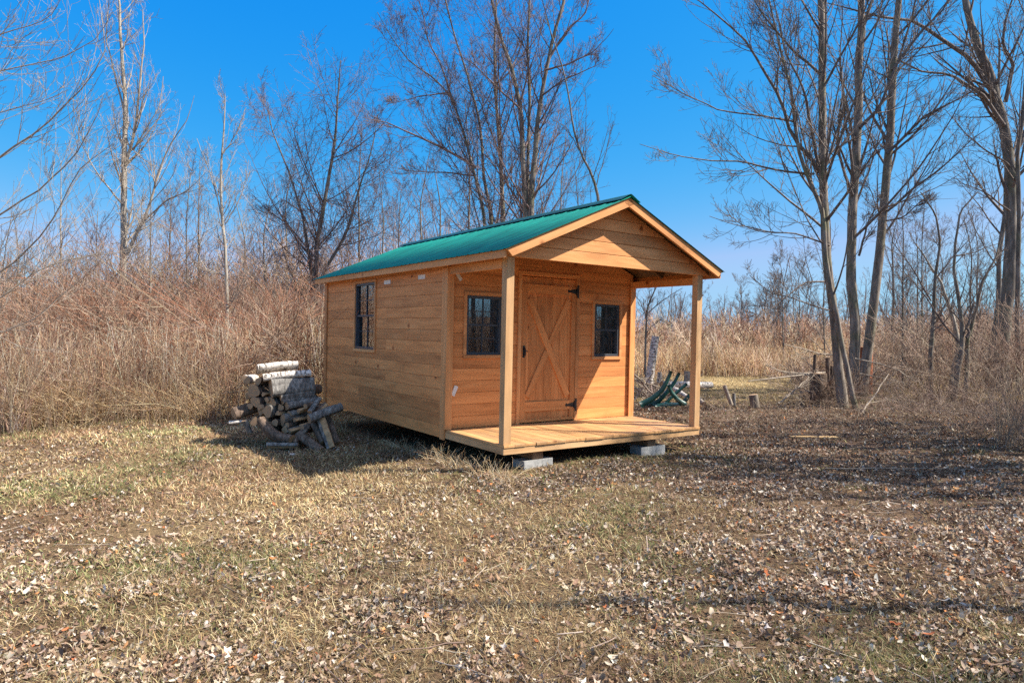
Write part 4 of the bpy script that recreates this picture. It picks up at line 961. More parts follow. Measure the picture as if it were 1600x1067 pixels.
def behind_weeds():
    rng = np.random.RandomState(33); n = 5500
    x = rng.uniform(15, 27, n); y = rng.uniform(-9, 9, n); h = rng.uniform(.5, 2.1, n) * (1 + .05 * (x - 15))
    Pn, R = stems_np(x, y, h, rng, r=rng.uniform(.003, .006, n)); c = frac(rng, n, WEED)
    k = children(Pn, R, rng, 4, .25, 1.0, (38, 18), .4, 4, .03, .16, .7, .002)
    V, Fc = merge([tubes(Pn, R, 3), tubes(k[0], k[1], 3)]); o = mesh_np('tall_weeds', V, Fc, STEM, None, np.concatenate([np.repeat(c, 12, 0), np.repeat(np.repeat(c, 4, 0), 12, 0)]))
    tag(o, 'tan weeds far out to the right, mirrored in the porch windows', 'weeds', kind='stuff')
behind_weeds()
def far_wood():
    rng = np.random.RandomState(30); n = 760
    th = rng.uniform(-48, 48, n); D = rng.uniform(58, 105, n); x = np.sin(np.radians(th)) * D; y = np.cos(np.radians(th)) * D
    h = rng.uniform(3.2, 9.8, n) * (.45 + .85 * vnoise(th, th * 0, .22, 1))
    Pn, R = stems_np(x, y, h, rng, K=6, lean=.06, curve=.08, r=rng.uniform(.03, .07, n))
    a = children(Pn, R, rng, 13, .15, 1, (38, 12), .42, 5, .08, .1, .5, .008)
    b = children(a[0], a[1], rng, 7, .1, 1, (38, 14), .5, 4, .06, .14, .7, .007)
    c = frac(rng, n, [(.16, .115, .10), (.20, .14, .12), (.13, .10, .085), (.24, .18, .15)], .08)
    V, Fc = merge([tubes(Pn, R, 5), tubes(a[0], a[1], 3), tubes(b[0], b[1], 3)])
    col = np.concatenate([np.repeat(c, 30, 0), np.repeat(np.repeat(c, 13, 0), 15, 0), np.repeat(np.repeat(c, 91, 0), 12, 0)])
    o = mesh_np('far_wood', V, Fc, STEM, None, col); tag(o, 'distant bare wood along the horizon behind the field', 'wood', kind='stuff')
far_wood()

def sample_ground(n, Y0, Y1, rng, pw=.5, m=170):
    """points over the part of the ground in view and a margin round it, thinning with distance"""
    u = rng.rand(n); a = 1 - pw if False else pw
    Y = (Y0 ** a + (Y1 ** a - Y0 ** a) * u) ** (1 / a)
    x = rng.uniform(-1, 1, n) * (.84 * Y + 2.0)
    return x, Y, 800 + F * x / Y

def leafy(x, y):   # where leaves have gathered
    q = np.clip((x + .3 * (y - 4)) / 3.2, 0, 1) * .9 * (y < 14) + .34
    near = np.clip((4.9 - y) / 2.2, 0, 1) * .48
    cl = .5 * fnoise(x, y, 1.3, 2) + .5 * vnoise(x, y, 3.3, 5)
    return np.clip((q + near) * (.12 + 2.6 * np.clip(cl - .38, 0, 1)), 0.03, 1.15)

def grass():
    rng = np.random.RandomState(50); n = 1150000
    x, y, px = sample_ground(n, 2.1, 30, rng, .42)
    tc_ = rng.randint(0, n // 16, n); tuft = rng.rand(n) < .55
    tx, ty = x[tc_], y[tc_]; rad_ = .035 * (1 + .06 * ty); x = np.where(tuft, tx + rng.randn(n) * rad_, x); y = np.where(tuft, ty + rng.randn(n) * rad_, y); tfa = np.arctan2(y - ty, x - tx); px = 800 + F * x / y
    cover = fnoise(x, y, .9, 6) * .7 + fnoise(x, y, 3.2, 1) * .3
    rightness = np.clip((x + .25 * (y - 6) - .5) / 3.5, 0, 1) * (y < 14.5)
    keep = rng.rand(n) < np.clip(.25 + 2.2 * (cover - .36) - .85 * rightness + .5 * (y > 15), .05, 1)
    keep &= ~inside_cabin(x, y, -.1) & (y < front(px) + 1.5 + 100 * (px > 620))
    x, y, cover, px, tuft, tfa, tc_ = x[keep], y[keep], cover[keep], px[keep], tuft[keep], tfa[keep], tc_[keep]; n = len(x)
    L = rng.uniform(.02, .078, n) * (.7 + .7 * cover) * (1 + .01 * y)
    W = rng.uniform(.0010, .0021, n) * np.clip(y / 3.2, .9, 5)
    tilt = np.radians(rng.uniform(30, 92, n)); az = rng.uniform(0, 2 * np.pi, n); az = np.where(tuft, tfa + rng.randn(n) * .5, az); tilt = np.where(tuft, np.radians(rng.uniform(30, 88, n)), tilt); L = np.where(tuft, L * 1.1, L)
    hx, hy = np.cos(az) * np.sin(tilt), np.sin(az) * np.sin(tilt); hz = np.cos(tilt)
    sx, sy = -np.sin(az), np.cos(az)
    base = np.stack([x, y, ground_h(x, y) + rng.uniform(-.004, .012, n)], 1)
    d1 = np.stack([hx, hy, hz], 1); bend = rng.uniform(-.1, .7, n)
    d2 = nrm(d1 + np.stack([np.cos(az) * bend, np.sin(az) * bend, -bend * .8], 1) + rng.randn(n, 3) * .25)
    side = np.stack([sx, sy, rng.randn(n) * .3], 1)
    mid = base + d1 * (L * .5)[:, None]; tip = mid + d2 * (L * .5)[:, None]
    w_ = (side * W[:, None])
    V = np.stack([base - w_, base + w_, mid + w_ * .8, mid - w_ * .8, tip], 1)
    b = np.arange(n)[:, None] * 5
    Fc = np.concatenate([b + np.array([[0, 1, 2]]), b + np.array([[0, 2, 3]]), b + np.array([[3, 2, 4]])])
    g = fnoise(x, y, .8, 4); green = (rng.rand(n) < np.clip((g - .40) * 2.3, .04, .6))
    c = frac(rng, n, [(.52, .38, .18), (.62, .48, .25), (.44, .31, .14), (.70, .57, .33), (.34, .22, .11), (.26, .165, .09)], .12)
    brown = rng.rand(n) < np.clip((.60 - fnoise(x, y, .6, 0)) * 2.4, .08, .8)
    c[brown] = frac(rng, brown.sum(), [(.32, .185, .105), (.42, .26, .15), (.22, .13, .08)], .12)
    c[green] = frac(rng, green.sum(), [(.20, .21, .08), (.27, .26, .11), (.36, .32, .15), (.13, .16, .055)], .15)
    tv_ = rng.uniform(.62, 1.3, 60000)[tc_ % 60000]; c = np.clip(c * np.where(tuft, tv_, 1)[:, None] * (.72 + .56 * fnoise(x, y, 2.2, 1))[:, None], .01, .9)
    far_ = y > 15; c[far_] = frac(rng, far_.sum(), [(.60, .47, .25), (.54, .41, .20), (.44, .32, .15)], .1)
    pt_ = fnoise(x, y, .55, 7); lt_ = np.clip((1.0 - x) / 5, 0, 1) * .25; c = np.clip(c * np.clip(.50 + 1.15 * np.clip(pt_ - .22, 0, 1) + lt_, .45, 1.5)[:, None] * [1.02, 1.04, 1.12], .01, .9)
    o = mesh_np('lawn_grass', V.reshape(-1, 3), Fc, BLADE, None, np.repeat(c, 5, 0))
    tag(o, 'short matted straw and green grass over the lawn', 'grass', kind='stuff')
grass()

def litter():
    rng = np.random.RandomState(60); n = 720000
    x, y, px = sample_ground(n, 2.1, 19, rng, .75)
    keep = (rng.rand(n) < leafy(x, y)) & ~inside_cabin(x, y, 0.05) & (y < front(px) + .5 + 100 * (px > 620)); x, y = x[keep], y[keep]; n = len(x)
    # template leaves: lobed outline round a centre, curled
    T_ = 14; M = 10; tmpl = []
    for k in range(T_):
        r = random.Random(k + 5); kind = k % 3
        th = np.linspace(0, 2 * np.pi, M, endpoint=False) + np.pi / 2
        if kind == 0: rad = np.array([1.0, .5, .95, .42, .8, .5, .8, .42, .95, .5])
        elif kind == 1: rad = 1 - .45 * np.abs(np.cos(th)) ** 1.2
        else: rad = np.array([1.0, .72, .8, .6, .75, .62, .72, .58, .82, .7])
        rad = rad * np.array([r.uniform(.85, 1.15) for _ in range(M)])
        X = rad * np.cos(th) * r.uniform(.6, .95); Yt = rad * np.sin(th)
        c1, c2, c3 = r.uniform(.1, 1.5), r.uniform(-.6, .8), r.uniform(-.5, .5)
        Z = c1 * X ** 2 + c2 * Yt ** 2 + c3 * X * Yt + np.array([r.uniform(-.09, .09) for _ in range(M)])
        v = np.concatenate([[[0, 0, -.06]], np.stack([X, Yt, Z], 1)]); tmpl.append(v)
    tmpl = np.array(tmpl); k = rng.randint(0, T_, n)
    s = rng.uniform(.004, .0265, n) * rng.uniform(.7, 1.25, n) * np.clip(.9 + .02 * y, .9, 1.25)
    q = rng.randn(n, 3) * np.array([.55, .55, 0]); big_ = rng.rand(n) < .30; q[big_] *= 3.0
    az = rng.uniform(0, 2 * np.pi, n); up_ = nrm(np.stack([q[:, 0], q[:, 1], np.ones(n)], 1))
    f0 = np.stack([np.cos(az), np.sin(az), np.zeros(n)], 1); ax = nrm(f0 - up_ * (f0 * up_).sum(1, keepdims=True)); ay = np.cross(up_, ax)
    tv = tmpl[k] * s[:, None, None]
    V = tv[:, :, 0:1] * ax[:, None] + tv[:, :, 1:2] * ay[:, None] + tv[:, :, 2:3] * up_[:, None]
    V += np.stack([x, y, ground_h(x, y) + rng.uniform(.004, .03, n) * (.6 + .8 * leafy(x, y))], 1)[:, None]
    m = M + 1; b = np.arange(n)[:, None, None] * m
    tri = np.array([[0, 1 + i, 1 + (i + 1) % M] for i in range(M)])[None]
    Fc = (b + tri).reshape(-1, 3)
    c = frac(rng, n, [(.44, .37, .29), (.37, .29, .22), (.31, .22, .15), (.27, .18, .12), (.20, .13, .09), (.40, .33, .25), (.58, .52, .44), (.23, .15, .105), (.33, .26, .20), (.14, .095, .07), (.17, .115, .085), (.29, .21, .15)], .1)
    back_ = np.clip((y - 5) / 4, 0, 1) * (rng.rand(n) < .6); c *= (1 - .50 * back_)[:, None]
    o_ = rng.rand(n) < .03; c[o_] = frac(rng, o_.sum(), [(.46, .20, .08), (.50, .27, .12), (.36, .13, .06)], .1)
    c = np.clip(c * [1.12, 1.1, 1.08], .01, .85)
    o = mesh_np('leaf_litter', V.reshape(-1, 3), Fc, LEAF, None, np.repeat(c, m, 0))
    tag(o, 'curled fallen brown and grey leaves scattered over the ground', 'leaves', kind='stuff')
litter()

def ground_twigs():
    rng = np.random.RandomState(70); n = 7000
    x, y, px = sample_ground(n, 2.3, 17, rng, .6)
    keep = (rng.rand(n) < np.clip(.35 + x * .12, .2, 1)) & ~inside_cabin(x, y, .05); x, y = x[keep], y[keep]; n = len(x)
    az = rng.uniform(0, 6.28, n); L = rng.uniform(.06, .5, n) ** 1.3; K = 5; t = np.linspace(-.5, .5, K)
    wig = rng.randn(n, K) * .03 * L[:, None]
    X = x[:, None] + np.cos(az)[:, None] * t * L[:, None] - np.sin(az)[:, None] * wig; Y = y[:, None] + np.sin(az)[:, None] * t * L[:, None] + np.cos(az)[:, None] * wig
    Z = ground_h(X, Y) + rng.uniform(.008, .035, (n, 1)) + t * rng.randn(n, 1) * .03
    R = np.broadcast_to(rng.uniform(.0012, .004, (n, 1)), (n, K)) * np.linspace(1, .6, K)
    V, Fc = tubes(np.stack([X, Y, Z], 2), R, 4)
    c = frac(rng, n, [(.22, .155, .115), (.34, .27, .21), (.15, .10, .08), (.45, .37, .29)])
    o = mesh_np('fallen_twigs', V, Fc, STEM, None, np.repeat(c, K * 4, 0)); tag(o, 'small broken twigs lying on the lawn and leaf litter', 'twigs', kind='stuff')
ground_twigs()

# ------------------------------------------------------------------ logs, stumps, branches
def log_mesh(name, A_, B_, r, mat, rng, parent=None, base=None, K=10, bend=0.0, taper=.08, ecc=.0, wob=.05, sides=14, split=False):
    A_ = np.array(A_, float); B_ = np.array(B_, float); t = np.linspace(0, 1, K)
    ax = nrm(B_ - A_); L = np.linalg.norm(B_ - A_); up = np.array([0, 0, 1.0]); n1 = nrm(np.cross(ax, up if abs(ax[2]) < .9 else np.array([1.0, 0, 0]))); n2 = np.cross(n1, ax)
    C = A_ + (B_ - A_) * t[:, None] + n2 * (bend * np.sin(t * np.pi))[:, None]
    th = np.arange(sides) / sides * 2 * np.pi
    prof = 1 + wob * rng.randn() * np.cos(2 * th + rng.rand() * 6) + wob * .7 * np.cos(3 * th + rng.rand() * 6) + wob * .4 * rng.randn(sides)
    if split:
        a_ = rng.rand() * 6.28; prof = np.minimum(prof * 1.12, .38 / np.maximum(np.cos(th - a_), .05)); prof = np.minimum(prof, .55 / np.maximum(np.cos(th - a_ - 1.9), .05))
    RR = r * (1 - taper * t)[:, None] * prof[None] * (1 + wob * .5 * rng.randn(K, sides) * .6)
    V = C[:, None] + RR[..., None] * (n1[None, None] * np.cos(th)[None, :, None] + n2[None, None] * np.sin(th)[None, :, None])
    g = np.stack(np.broadcast_arrays((t * L)[:, None] + rng.rand() * 9, th[None] * r * 1.5 / .1 * .1 + rng.rand() * 9, 0), -1).reshape(-1, 3)
    V = V.reshape(-1, 3); k, s = np.meshgrid(np.arange(K - 1), np.arange(sides), indexing='ij'); s2 = (s + 1) % sides; b = k * sides
    Fc = np.stack([b + s, b + s2, b + sides + s2, b + sides + s], -1).reshape(-1, 4)
    return V, Fc, g, C, ax, n1, n2
def addgc(o, g):
    a = o.data.attributes.new('gc', 'FLOAT_VECTOR', 'POINT'); a.data.foreach_set('vector', np.ascontiguousarray(g, dtype=np.float32).ravel())
SPLITW = simple('split_wood_face', (0.42, 0.26, 0.135), 0.85, 0, 0.35, 14, 0.2, bump=0.004)
def make_log(label, A_, B_, r, mat, seed, cat='log', name='firewood_log', group=None, ends=(True, True), **kw):
    rng = np.random.RandomState(seed); V, Fc, g, C, ax, n1, n2 = log_mesh(name, A_, B_, r, mat, rng, **kw)
    c = (np.array(A_) + np.array(B_)) / 2
    o = mesh_np(name, V - c, Fc, mat, None, None, smooth=True); addgc(o, g); o.location = c.tolist(); tag(o, label, cat, group)
    sd = kw.get('sides', 14)
    if kw.get('split'):
        rd = np.linalg.norm(V.reshape(-1, sd, 3) - C[:, None], axis=2).mean(0); flat = rd < r * .86; f_ = flat & np.roll(flat, -1)
        o.data.materials.append(SPLITW); o.data.polygons.foreach_set('material_index', np.tile(f_.astype(np.int32), len(C) - 1)); o.data.polygons.foreach_set('use_smooth', np.zeros(len(o.data.polygons), bool))
    for e, (ring, cen, sg) in enumerate(((V[:sd], C[0], -1), (V[-sd:], C[-1], 1))):
        if not ends[e]: continue
        q = np.concatenate([[cen + ax * sg * .003], ring]); f = np.array([[0, 1 + i, 1 + (i + 1) % sd] for i in range(sd)])
        if sg < 0: f = f[:, ::-1]
        ce = mesh_np('cut_end', q - c, f, CUT, o); lx = (q - cen) @ n1; ly = (q - cen) @ n2; addgc(ce, np.stack([lx + .02 * rng.randn(), ly, 0 * lx + rng.rand() * 5], 1))
    return o

PX = lambda cx, cy: (340 + cx / 5.927, 540 + cy / 5.927)
def P1(cx, cy, Y): return at(*PX(cx, cy), Y)
def pile():
    G = 'firewood logs in the pile beside the cabin'; k = 8.9 / F / 5.927
    L = [ # x1,y1,x2,y2, r, dy0 (nearness of left end), dy1, material, bend, label
     (368, 216, 738, 178, 46, .05, .30, BIRCH, .01, 'white birch log lying topmost on the woodpile, bright in the sun'),
     (420, 296, 862, 252, 37, .0, .25, BIRCH, .01, 'white birch log with dark rings, second from the top of the woodpile'),
     (262, 312, 345, 300, 36, .05, .45, BIRCH, 0, 'short bluish white birch log at the top left corner of the woodpile'),
     (375, 330, 520, 318, 30, .02, .4, LOGB2, 0, 'small brown log wedged under the left ends of the birch logs'),
     (492, 398, 885, 368, 80, -.02, .28, LOGB, 0, 'thickest grey log, half sunlit at its left end, under the birch logs'),
     (335, 420, 500, 405, 55, .0, .45, LOGB2, 0, 'dark brown log with orange cut end left of the thickest grey log'),
     (300, 450, 400, 430, 34, .08, .5, LOGB2, 0, 'dark round log at the left side of the pile below the bluish birch'),
     (270, 480, 350, 470, 28, .1, .55, LOGB2, 0, 'small dark log on the outer left side at mid height'),
     (350, 520, 560, 500, 46, -.02, .4, LOGB2, 0, 'brown log with rounded orange cut end at mid height on the left'),
     (492, 528, 640, 510, 42, -.04, .35, LOGB, 0, 'log with pale orange round end just below the thickest grey log'),
     (580, 482, 892, 440, 28, -.05, .22, LOGB, .01, 'long slim grey log right below the thickest grey log'),
     (600, 520, 900, 475, 26, -.04, .25, LOGB, 0, 'slim grey log with worn bark, second below the thickest grey log'),
     (638, 562, 905, 512, 42, -.06, .2, LOGB, 0, 'grey log with reddish cut end at the right of the pile'),
     (580, 560, 700, 545, 34, -.04, .3, LOGB2, 0, 'small log end between the round orange end and the reddish one'),
     (148, 630, 350, 570, 50, -.02, .18, LOGB2, 0, 'dark log sticking out to the left with a pale cut face'),
     (460, 608, 605, 592, 46, -.10, .25, LOGB, 0, 'blue grey log with orange end in the middle of the pile'),
     (395, 620, 500, 600, 38, -.04, .35, LOGB2, 0, 'brown log just left of the blue grey log'),
     (600, 688, 850, 640, 46, -.12, .15, LOGB, 0, 'log with large pale round cut end below the blue grey log'),
     (665, 640, 880, 596, 32, -.10, .15, LOGB, 0, 'teal grey log above the large pale round cut end'),
     (718, 692, 890, 655, 26, -.14, .1, LOGB2, 0, 'small log with bright orange cut end low in the pile'),
     (530, 712, 640, 700, 28, -.12, .2, LOGB2, 0, 'small log with pale end left of the large pale round cut end'),
     (345, 702, 470, 690, 38, -.08, .35, LOGB2, 0, 'log with orange brown round end at the bottom left of the pile'),
     (430, 680, 560, 660, 40, -.06, .3, LOGB2, 0, 'brown log behind the curved log at the bottom'),
     (250, 690, 300, 800, 24, -.05, .0, LOGB, 0, 'small weathered stick log leaning at the bottom left corner of the pile'),
     (620, 778, 760, 750, 30, -.16, .1, BIRCH, 0, 'small birch log with a dull end near the bottom middle of the pile'),
     (668, 800, 835, 755, 36, -.18, .0, LOGB, 0, 'blue grey log near the ground at the bottom middle of the pile'),
     (480, 740, 600, 730, 34, -.08, .3, LOGB2, 0, 'log mostly hidden behind the curved log at its middle'),
     (400, 700, 690, 870, 46, -.14, -.34, LOGB2, -.07, 'thick curved brown log sagging along the front of the pile'),
     (455, 928, 745, 928, 24, -.40, -.36, LOGB, 0, 'thin straight log lying flat on the grass in front of the pile'),
     (700, 895, 845, 740, 25, -.32, -.14, LOGB2, 0, 'slim brown log propped steeply at the front of the pile'),
     (752, 820, 960, 975, 36, -.22, -.42, LOGB2, .0, 'brown log sliding down to the right at the front foot of the pile'),
     (880, 690, 1010, 545, 28, -.20, .05, LOGB2, 0, 'dark slim log standing slanted at the right of the pile'),
     (855, 620, 945, 490, 22, -.16, .1, LOGB, 0, 'thin grey stick log leaning against the right side of the pile'),
     (848, 682, 1150, 568, 36, -.32, -.02, LOGB, 0, 'pale grey log sticking out far to the right over the pile'),
     (955, 640, 1060, 945, 46, -.18, -.38, LOGB, 0, 'thick grey log leaning at the right foot of the pile'),
     (900, 720, 985, 900, 40, -.12, -.28, LOGB2, 0, 'dark log standing between the two leaning logs at the right foot'),
     (1010, 650, 1110, 900, 30, -.05, -.22, LOGB2, 0, 'dark rough log at the far right foot of the pile'),
     (430, 452, 560, 440, 22, -.05, .3, LOGB2, 0, 'small log end tucked left of the thickest grey log'),
     (455, 500, 590, 486, 20, -.06, .3, LOGB, 0, 'thin log end under the left end of the thickest grey log'),
     (398, 566, 520, 552, 26, -.06, .3, LOGB2, 0, 'small log end just above the brown log left of the blue grey one'),
     (560, 634, 690, 618, 24, -.12, .2, LOGB2, 0, 'small split log between the blue grey log and the large pale cut end'),
     (640, 738, 780, 718, 24, -.15, .1, LOGB2, 0, 'split log right below the large pale round cut end'),
     (500, 776, 620, 766, 24, -.12, .2, LOGB2, 0, 'small log showing its end over the back of the curved log'),
     (755, 606, 900, 560, 24, -.13, .1, LOGB, 0, 'split grey log lying slanted over the teal grey log'),
     (812, 560, 930, 520, 20, -.12, .1, LOGB2, 0, 'thin brown log under the right end of the slim grey logs'),
     (300, 560, 430, 548, 26, .0, .35, LOGB2, 0, 'small log directly above the dark log sticking out to the left'),
     (770, 742, 900, 700, 26, -.2, .05, LOGB, 0, 'split log low at the right, under the pale grey sticking out log'),
    ]
    rr = np.random.RandomState(3)
    for i, (x1, y1, x2, y2, r, d0, d1, m, bend, lab) in enumerate(L):
        A_ = P1(x1, y1, 8.95 + d0); B_ = P1(x2, y2, 8.95 + d1)
        # a real stick of firewood is about 0.45 m: extend the hidden end of short stubs into the pile
        d = B_ - A_; ln = np.linalg.norm(d)
        if ln < .42 and r > 25 and y1 < 860 and abs(y2 - y1) < 70: B_ = A_ + d / ln * .42
        zz = float(ground_h(A_[0], A_[1])); 
        make_log(lab, A_, B_, r * k * 1.1, m, 100 + i, group=G, bend=bend, wob=.10 + .05 * rr.rand(), split=(i % 3 == 1 and i > 4), sides=18)
    # rows hidden at the back of the stack
    q = 0
    for row, (y, xs) in enumerate([(780, (480, 600, 720)), (690, (450, 570, 690, 800)), (600, (470, 590, 710, 820)), (510, (480, 600, 720)), (420, (520, 640, 760))]):
        for xx in xs:
            q += 1; A_ = P1(xx, y, 9.16); B_ = A_ + np.array([.16, .34, 0.0])
            make_log('dark log in the hidden back row of the pile', A_, B_, 54 * k, LOGB2, 300 + q, group='logs in the hidden back row')
    c = P1(155, 712, 8.9); 
    make_log('pale flat bark slab lying on the ground left of the woodpile', c + [-.07, 0, 0], c + [.09, .05, .01], .022, BIRCH, 400, cat='bark', name='bark_slab')
    c = P1(692, 1010, 8.1)
    make_log('tiny white bark chip on the grass in front of the woodpile', c + [-.03, 0, 0], c + [.03, .02, 0], .018, BIRCH, 401, cat='bark', name='bark_chip')
pile()

P5 = lambda cx, cy, Y: at(970 + cx / 5.926, 480 + cy / 5.926, Y)
def yard():
    k = 1 / F / 5.926
    make_log('white birch stump post leaning right behind the porch', P5(262, 700, 15.8), P5(322, 268, 15.8), 40 * k * 15.8, BIRCH, 500, name='birch_post', cat='birch log', sides=16, ends=(True, True))
    make_log('fallen birch trunk lying behind the tipped green chair and porch post', P5(380, 715, 15.9), P5(840, 722, 16.4), 34 * k * 16, BIRCH, 501, name='fallen_birch', cat='birch log', K=14, sides=16)
    make_log('small upright birch piece next to the leaning birch stump post', P5(352, 700, 16.2), P5(362, 600, 16.2), 22 * k * 16, BIRCH, 502, name='birch_piece', cat='birch log')
    make_log('pinkish cut log end standing just left of the right porch post', P5(612, 712, 16.6), P5(615, 592, 16.6), 30 * k * 16.6, DEAD, 503, name='cut_log', cat='log')
    make_log('pale broken birch branch lying low behind the green chair', P5(470, 735, 15.0), P5(610, 830, 14.4), 22 * k * 15, BIRCH, 504, name='birch_branch', cat='branch')
    make_log('short pale log on the ground right beside the porch post foot', P5(700, 840, 13.6), P5(770, 895, 13.2), 24 * k * 13.5, DEAD, 505, name='short_log', cat='log')
    make_log('round sawn stump standing alone on the leaf litter', P5(1245, 925, 12.9), P5(1228, 808, 12.9), 42 * k * 12.9, BARKS, 506, name='stump', cat='stump', sides=18, wob=.04)
    make_log('pale split stake leaning left beside the dark split stake', P5(1025, 905, 13.1), P5(958, 722, 13.1), 20 * k * 13.1, DEAD, 507, name='split_stake', cat='stake')
    make_log('dark split stake standing beside the pale leaning stake', P5(1050, 910, 13.1), P5(1045, 795, 13.1), 15 * k * 13.1, LOGB, 508, name='split_stake', cat='stake')
    rng = np.random.RandomState(9)
    def stick(lab, pts, r, seed, mat=DEAD, nk=6, name='dead_branch', cat='branch', lf=.4):
        r_ = np.random.RandomState(seed); Q, R = resample(pts, [r, r * .35], 14, r_, wob=.012); b = Q[0].copy()
        k1 = children(Q[None], R[None], r_, nk, .15, .95, (45, 15), lf, 7, .0, .12, .6, .003); lst = [tubes(Q[None], R[None], 7), tubes(k1[0], k1[1], 4)]
        k2 = children(k1[0], k1[1], r_, 4, .2, 1, (40, 15), .5, 5, 0, .15, .7, .002); lst.append(tubes(k2[0], k2[1], 3))
        V, Fc = merge(lst); o = mesh_np(name, V - b, Fc, mat, smooth=True); o.location = b.tolist(); tag(o, lab, cat)
    A2 = lambda cx, cy, Y: at(1100 + cx / 3.138, 380 + cy / 3.138, Y)
    stick('long bare pole lying nearly level, pointing left from the brush pile', [A2(640, 630, 14.6), A2(430, 652, 14.2), A2(218, 676, 13.8)], .028, 1, nk=3, lf=.15)
    stick('curved dead branch arching left above the long bare pole', [A2(640, 632, 15), A2(480, 640, 14.8), A2(380, 628, 14.6), A2(302, 598, 14.4)], .03, 2, nk=8)
    stick('thin upper dead branch reaching left across the field', [A2(700, 560, 15), A2(560, 540, 14.8), A2(470, 512, 14.6), A2(393, 496, 14.4)], .02, 3)
    stick('dead branch reaching right from behind the maple trunks', [A2(740, 565, 14.8), A2(860, 590, 14.6), A2(960, 625, 14.4), A2(1040, 680, 14.2)], .018, 4)
    stick('thin dead branch trailing low to the right of the maples', [A2(760, 640, 14.6), A2(880, 660, 14.4), A2(1000, 690, 14)], .014, 5)
    stick('pale forked branch leaning on the ground in front of the maples', [A2(745, 860, 12.3), A2(800, 800, 12.6), A2(860, 700, 13), A2(910, 640, 13.2)], .02, 6)
    stick('slanting dead branch propped under the level pole', [A2(365, 785, 13.4), A2(440, 725, 13.6), A2(520, 655, 14)], .016, 7)
    stick('second slanting branch beside the dark upright post of the brush pile', [A2(400, 750, 13.8), A2(480, 700, 14), A2(545, 640, 14.2)], .012, 8)
    stick('thin white string of bare twig lying across the leaf litter at right', [at(1290, 744, 7.2) * [1, 1, 0] + [0, 0, .05], at(1400, 747, 7.2) * [1, 1, 0] + [0, 0, .04], at(1590, 752, 7.15) * [1, 1, 0] + [0, 0, .06]], .004, 9, nk=2, lf=.05)
    for i, (a, b_, c, d, r, lab) in enumerate([(560, 775, 562, 638, 40, 'thick dark upright post stump under the brush pile'), (610, 770, 606, 560, 12, 'thin dark stake on the right side of the brush pile'),
                                            (590, 740, 640, 640, 15, 'leaning dark stake under the brush pile'), (540, 640, 545, 545, 8, 'thin snapped twig standing up from the brush pile'), (628, 760, 632, 600, 13, 'dark stake nearest the maple trunk')]):
        make_log(lab, A2(a, b_, 14.3), A2(c, d, 14.3), r / F / 3.138 * 14.3, LOGB2, 520 + i, name='wooden_stake', cat='stake')
    for i, (a, b_, c, d, lab) in enumerate([(110, 650, 330, 830, 'dead grey branch in the heap left of the green chair, sloping down right'), (130, 860, 300, 600, 'dead branch leaning up right against the birch post'),
                                         (115, 740, 320, 900, 'low dead branch in front of the green chair'), (120, 620, 250, 760, 'short dead branch close to the cabin corner post'), (180, 700, 400, 760, 'grey branch behind the green chair')]):
        stick(lab, [P5(a, b_, 14.6), P5((a + c) / 2 + 10, (b_ + d) / 2 - 12, 14.6), P5(c, d, 14.4)], .022, 30 + i, nk=9)
    # plank on the ground
    pk = PB(9); pk.box(-.34, .34, -.035, .035, 0, .018, 'x', .003); o = pk.build('plank', PLANKM); c = at(1271, 686, 9.6); o.location = (c[0], c[1], float(ground_h(c[0], c[1])) + .03)
    o.rotation_euler = (0.05, 0.01, -.02); tag(o, 'sunlit yellow plank lying flat on the leaf litter', 'plank')
    # rusty drum behind the maples
    rng = np.random.RandomState(5); c = at(1345, 560, 16.9); g = float(ground_h(c[0], c[1])); th = np.arange(28) / 28 * 2 * np.pi
    zs = [0, .02, .30, .32, .34, .58, .60, .62, .86, .885, .885, .6]; rs = [.285, .29, .285, .298, .285, .285, .298, .285, .285, .295, .27, .265]
    V = np.array([[r * math.cos(t), r * math.sin(t), z] for z, r in zip(zs, rs) for t in th]); Fc = np.array([[a * 28 + s, a * 28 + (s + 1) % 28, (a + 1) * 28 + (s + 1) % 28, (a + 1) * 28 + s] for a in range(len(zs) - 1) for s in range(28)])
    o = mesh_np('rusty_drum', V * [.95, .95, 1.38], Fc, RUST, smooth=False); o.location = (c[0], c[1], g); tag(o, 'rusty orange steel drum half hidden behind the maple trunks', 'drum')
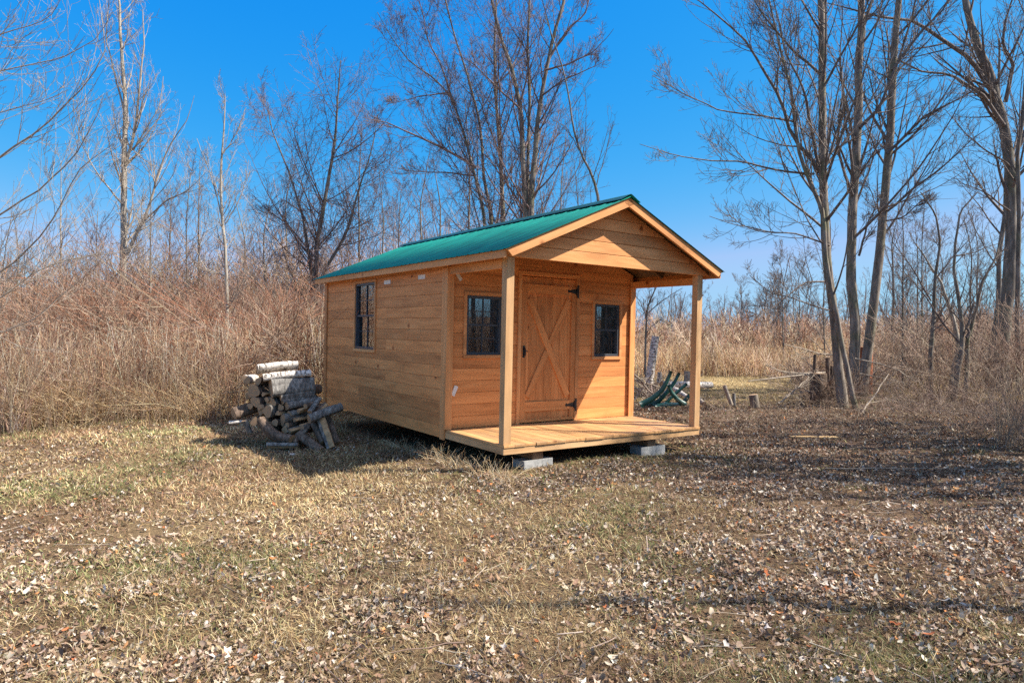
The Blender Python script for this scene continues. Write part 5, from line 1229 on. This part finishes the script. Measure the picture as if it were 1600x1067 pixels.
    # tipped green chair: fan of slats on two curved side rails, legs in the air
    Y = 13.6; gl = lambda *p: [P5(a, b_, Y + dy) for a, b_, dy in p]
    b0 = P5(330, 900, Y); b0[2] = float(ground_h(b0[0], b0[1]))
    ch = empty('garden_chair', b0, 'dark green plastic garden chair lying tipped over with legs in the air', 'chair')
    def bar(name, pts, w0, w1, t=.028, dep=np.array([0, 1.0, 0]), K=12):
        r_ = np.random.RandomState(1); Q, R = resample(pts, [w0, w1], K, r_); Tn = np.gradient(Q, axis=0); Tn = nrm(Tn); nn = nrm(np.cross(Tn, dep)); V = []
        for q, w_, n_ in zip(Q, R, nn): V += [q + n_ * w_ - dep * t, q + n_ * w_ + dep * t, q - n_ * w_ + dep * t, q - n_ * w_ - dep * t]
        V = np.array(V); Fc = [[4 * a + s, 4 * a + (s + 1) % 4, 4 * a + 4 + (s + 1) % 4, 4 * a + 4 + s] for a in range(K - 1) for s in range(4)] + [[0, 1, 2, 3], [4 * K - 4, 4 * K - 3, 4 * K - 2, 4 * K - 1][::-1]]
        return mesh_np(name, V - b0, np.array(Fc), GREENP, ch)
    bar('back_leg', gl((180, 905, 0), (290, 850, 0), (380, 770, 0), (430, 680, 0), (465, 590, 0)), .062, .026)
    bar('back_leg', gl((250, 925, .42), (350, 870, .42), (440, 770, .42), (500, 690, .42), (540, 608, .42)), .05, .026)
    bar('front_leg', gl((600, 905, 0), (530, 860, 0), (470, 790, 0), (440, 720, 0)), .05, .03)
    bar('front_leg', gl((410, 895, .42), (470, 830, .42), (540, 770, .42), (612, 708, .42)), .028, .026)
    bar('armrest', gl((540, 905, .1), (590, 870, .1), (640, 810, .1)), .035, .035)
    for i in range(5):
        x = 235 + i * 42; y_ = 895 - i * 26
        bar('slat', [P5(x, y_, Y + .03), P5(x + 6, y_ - 4, Y + .4)], .02, .02, .006, np.array([.5, 0, .86]), 4)
    bar('seat', gl((300, 915, .2), (420, 900, .2), (560, 905, .2)), .028, .028, .20)
BARKS = bark('stump_bark', (0.10, 0.08, 0.06), (0.2, 0.165, 0.13), (0.32, 0.27, 0.22), scale=18)
yard()
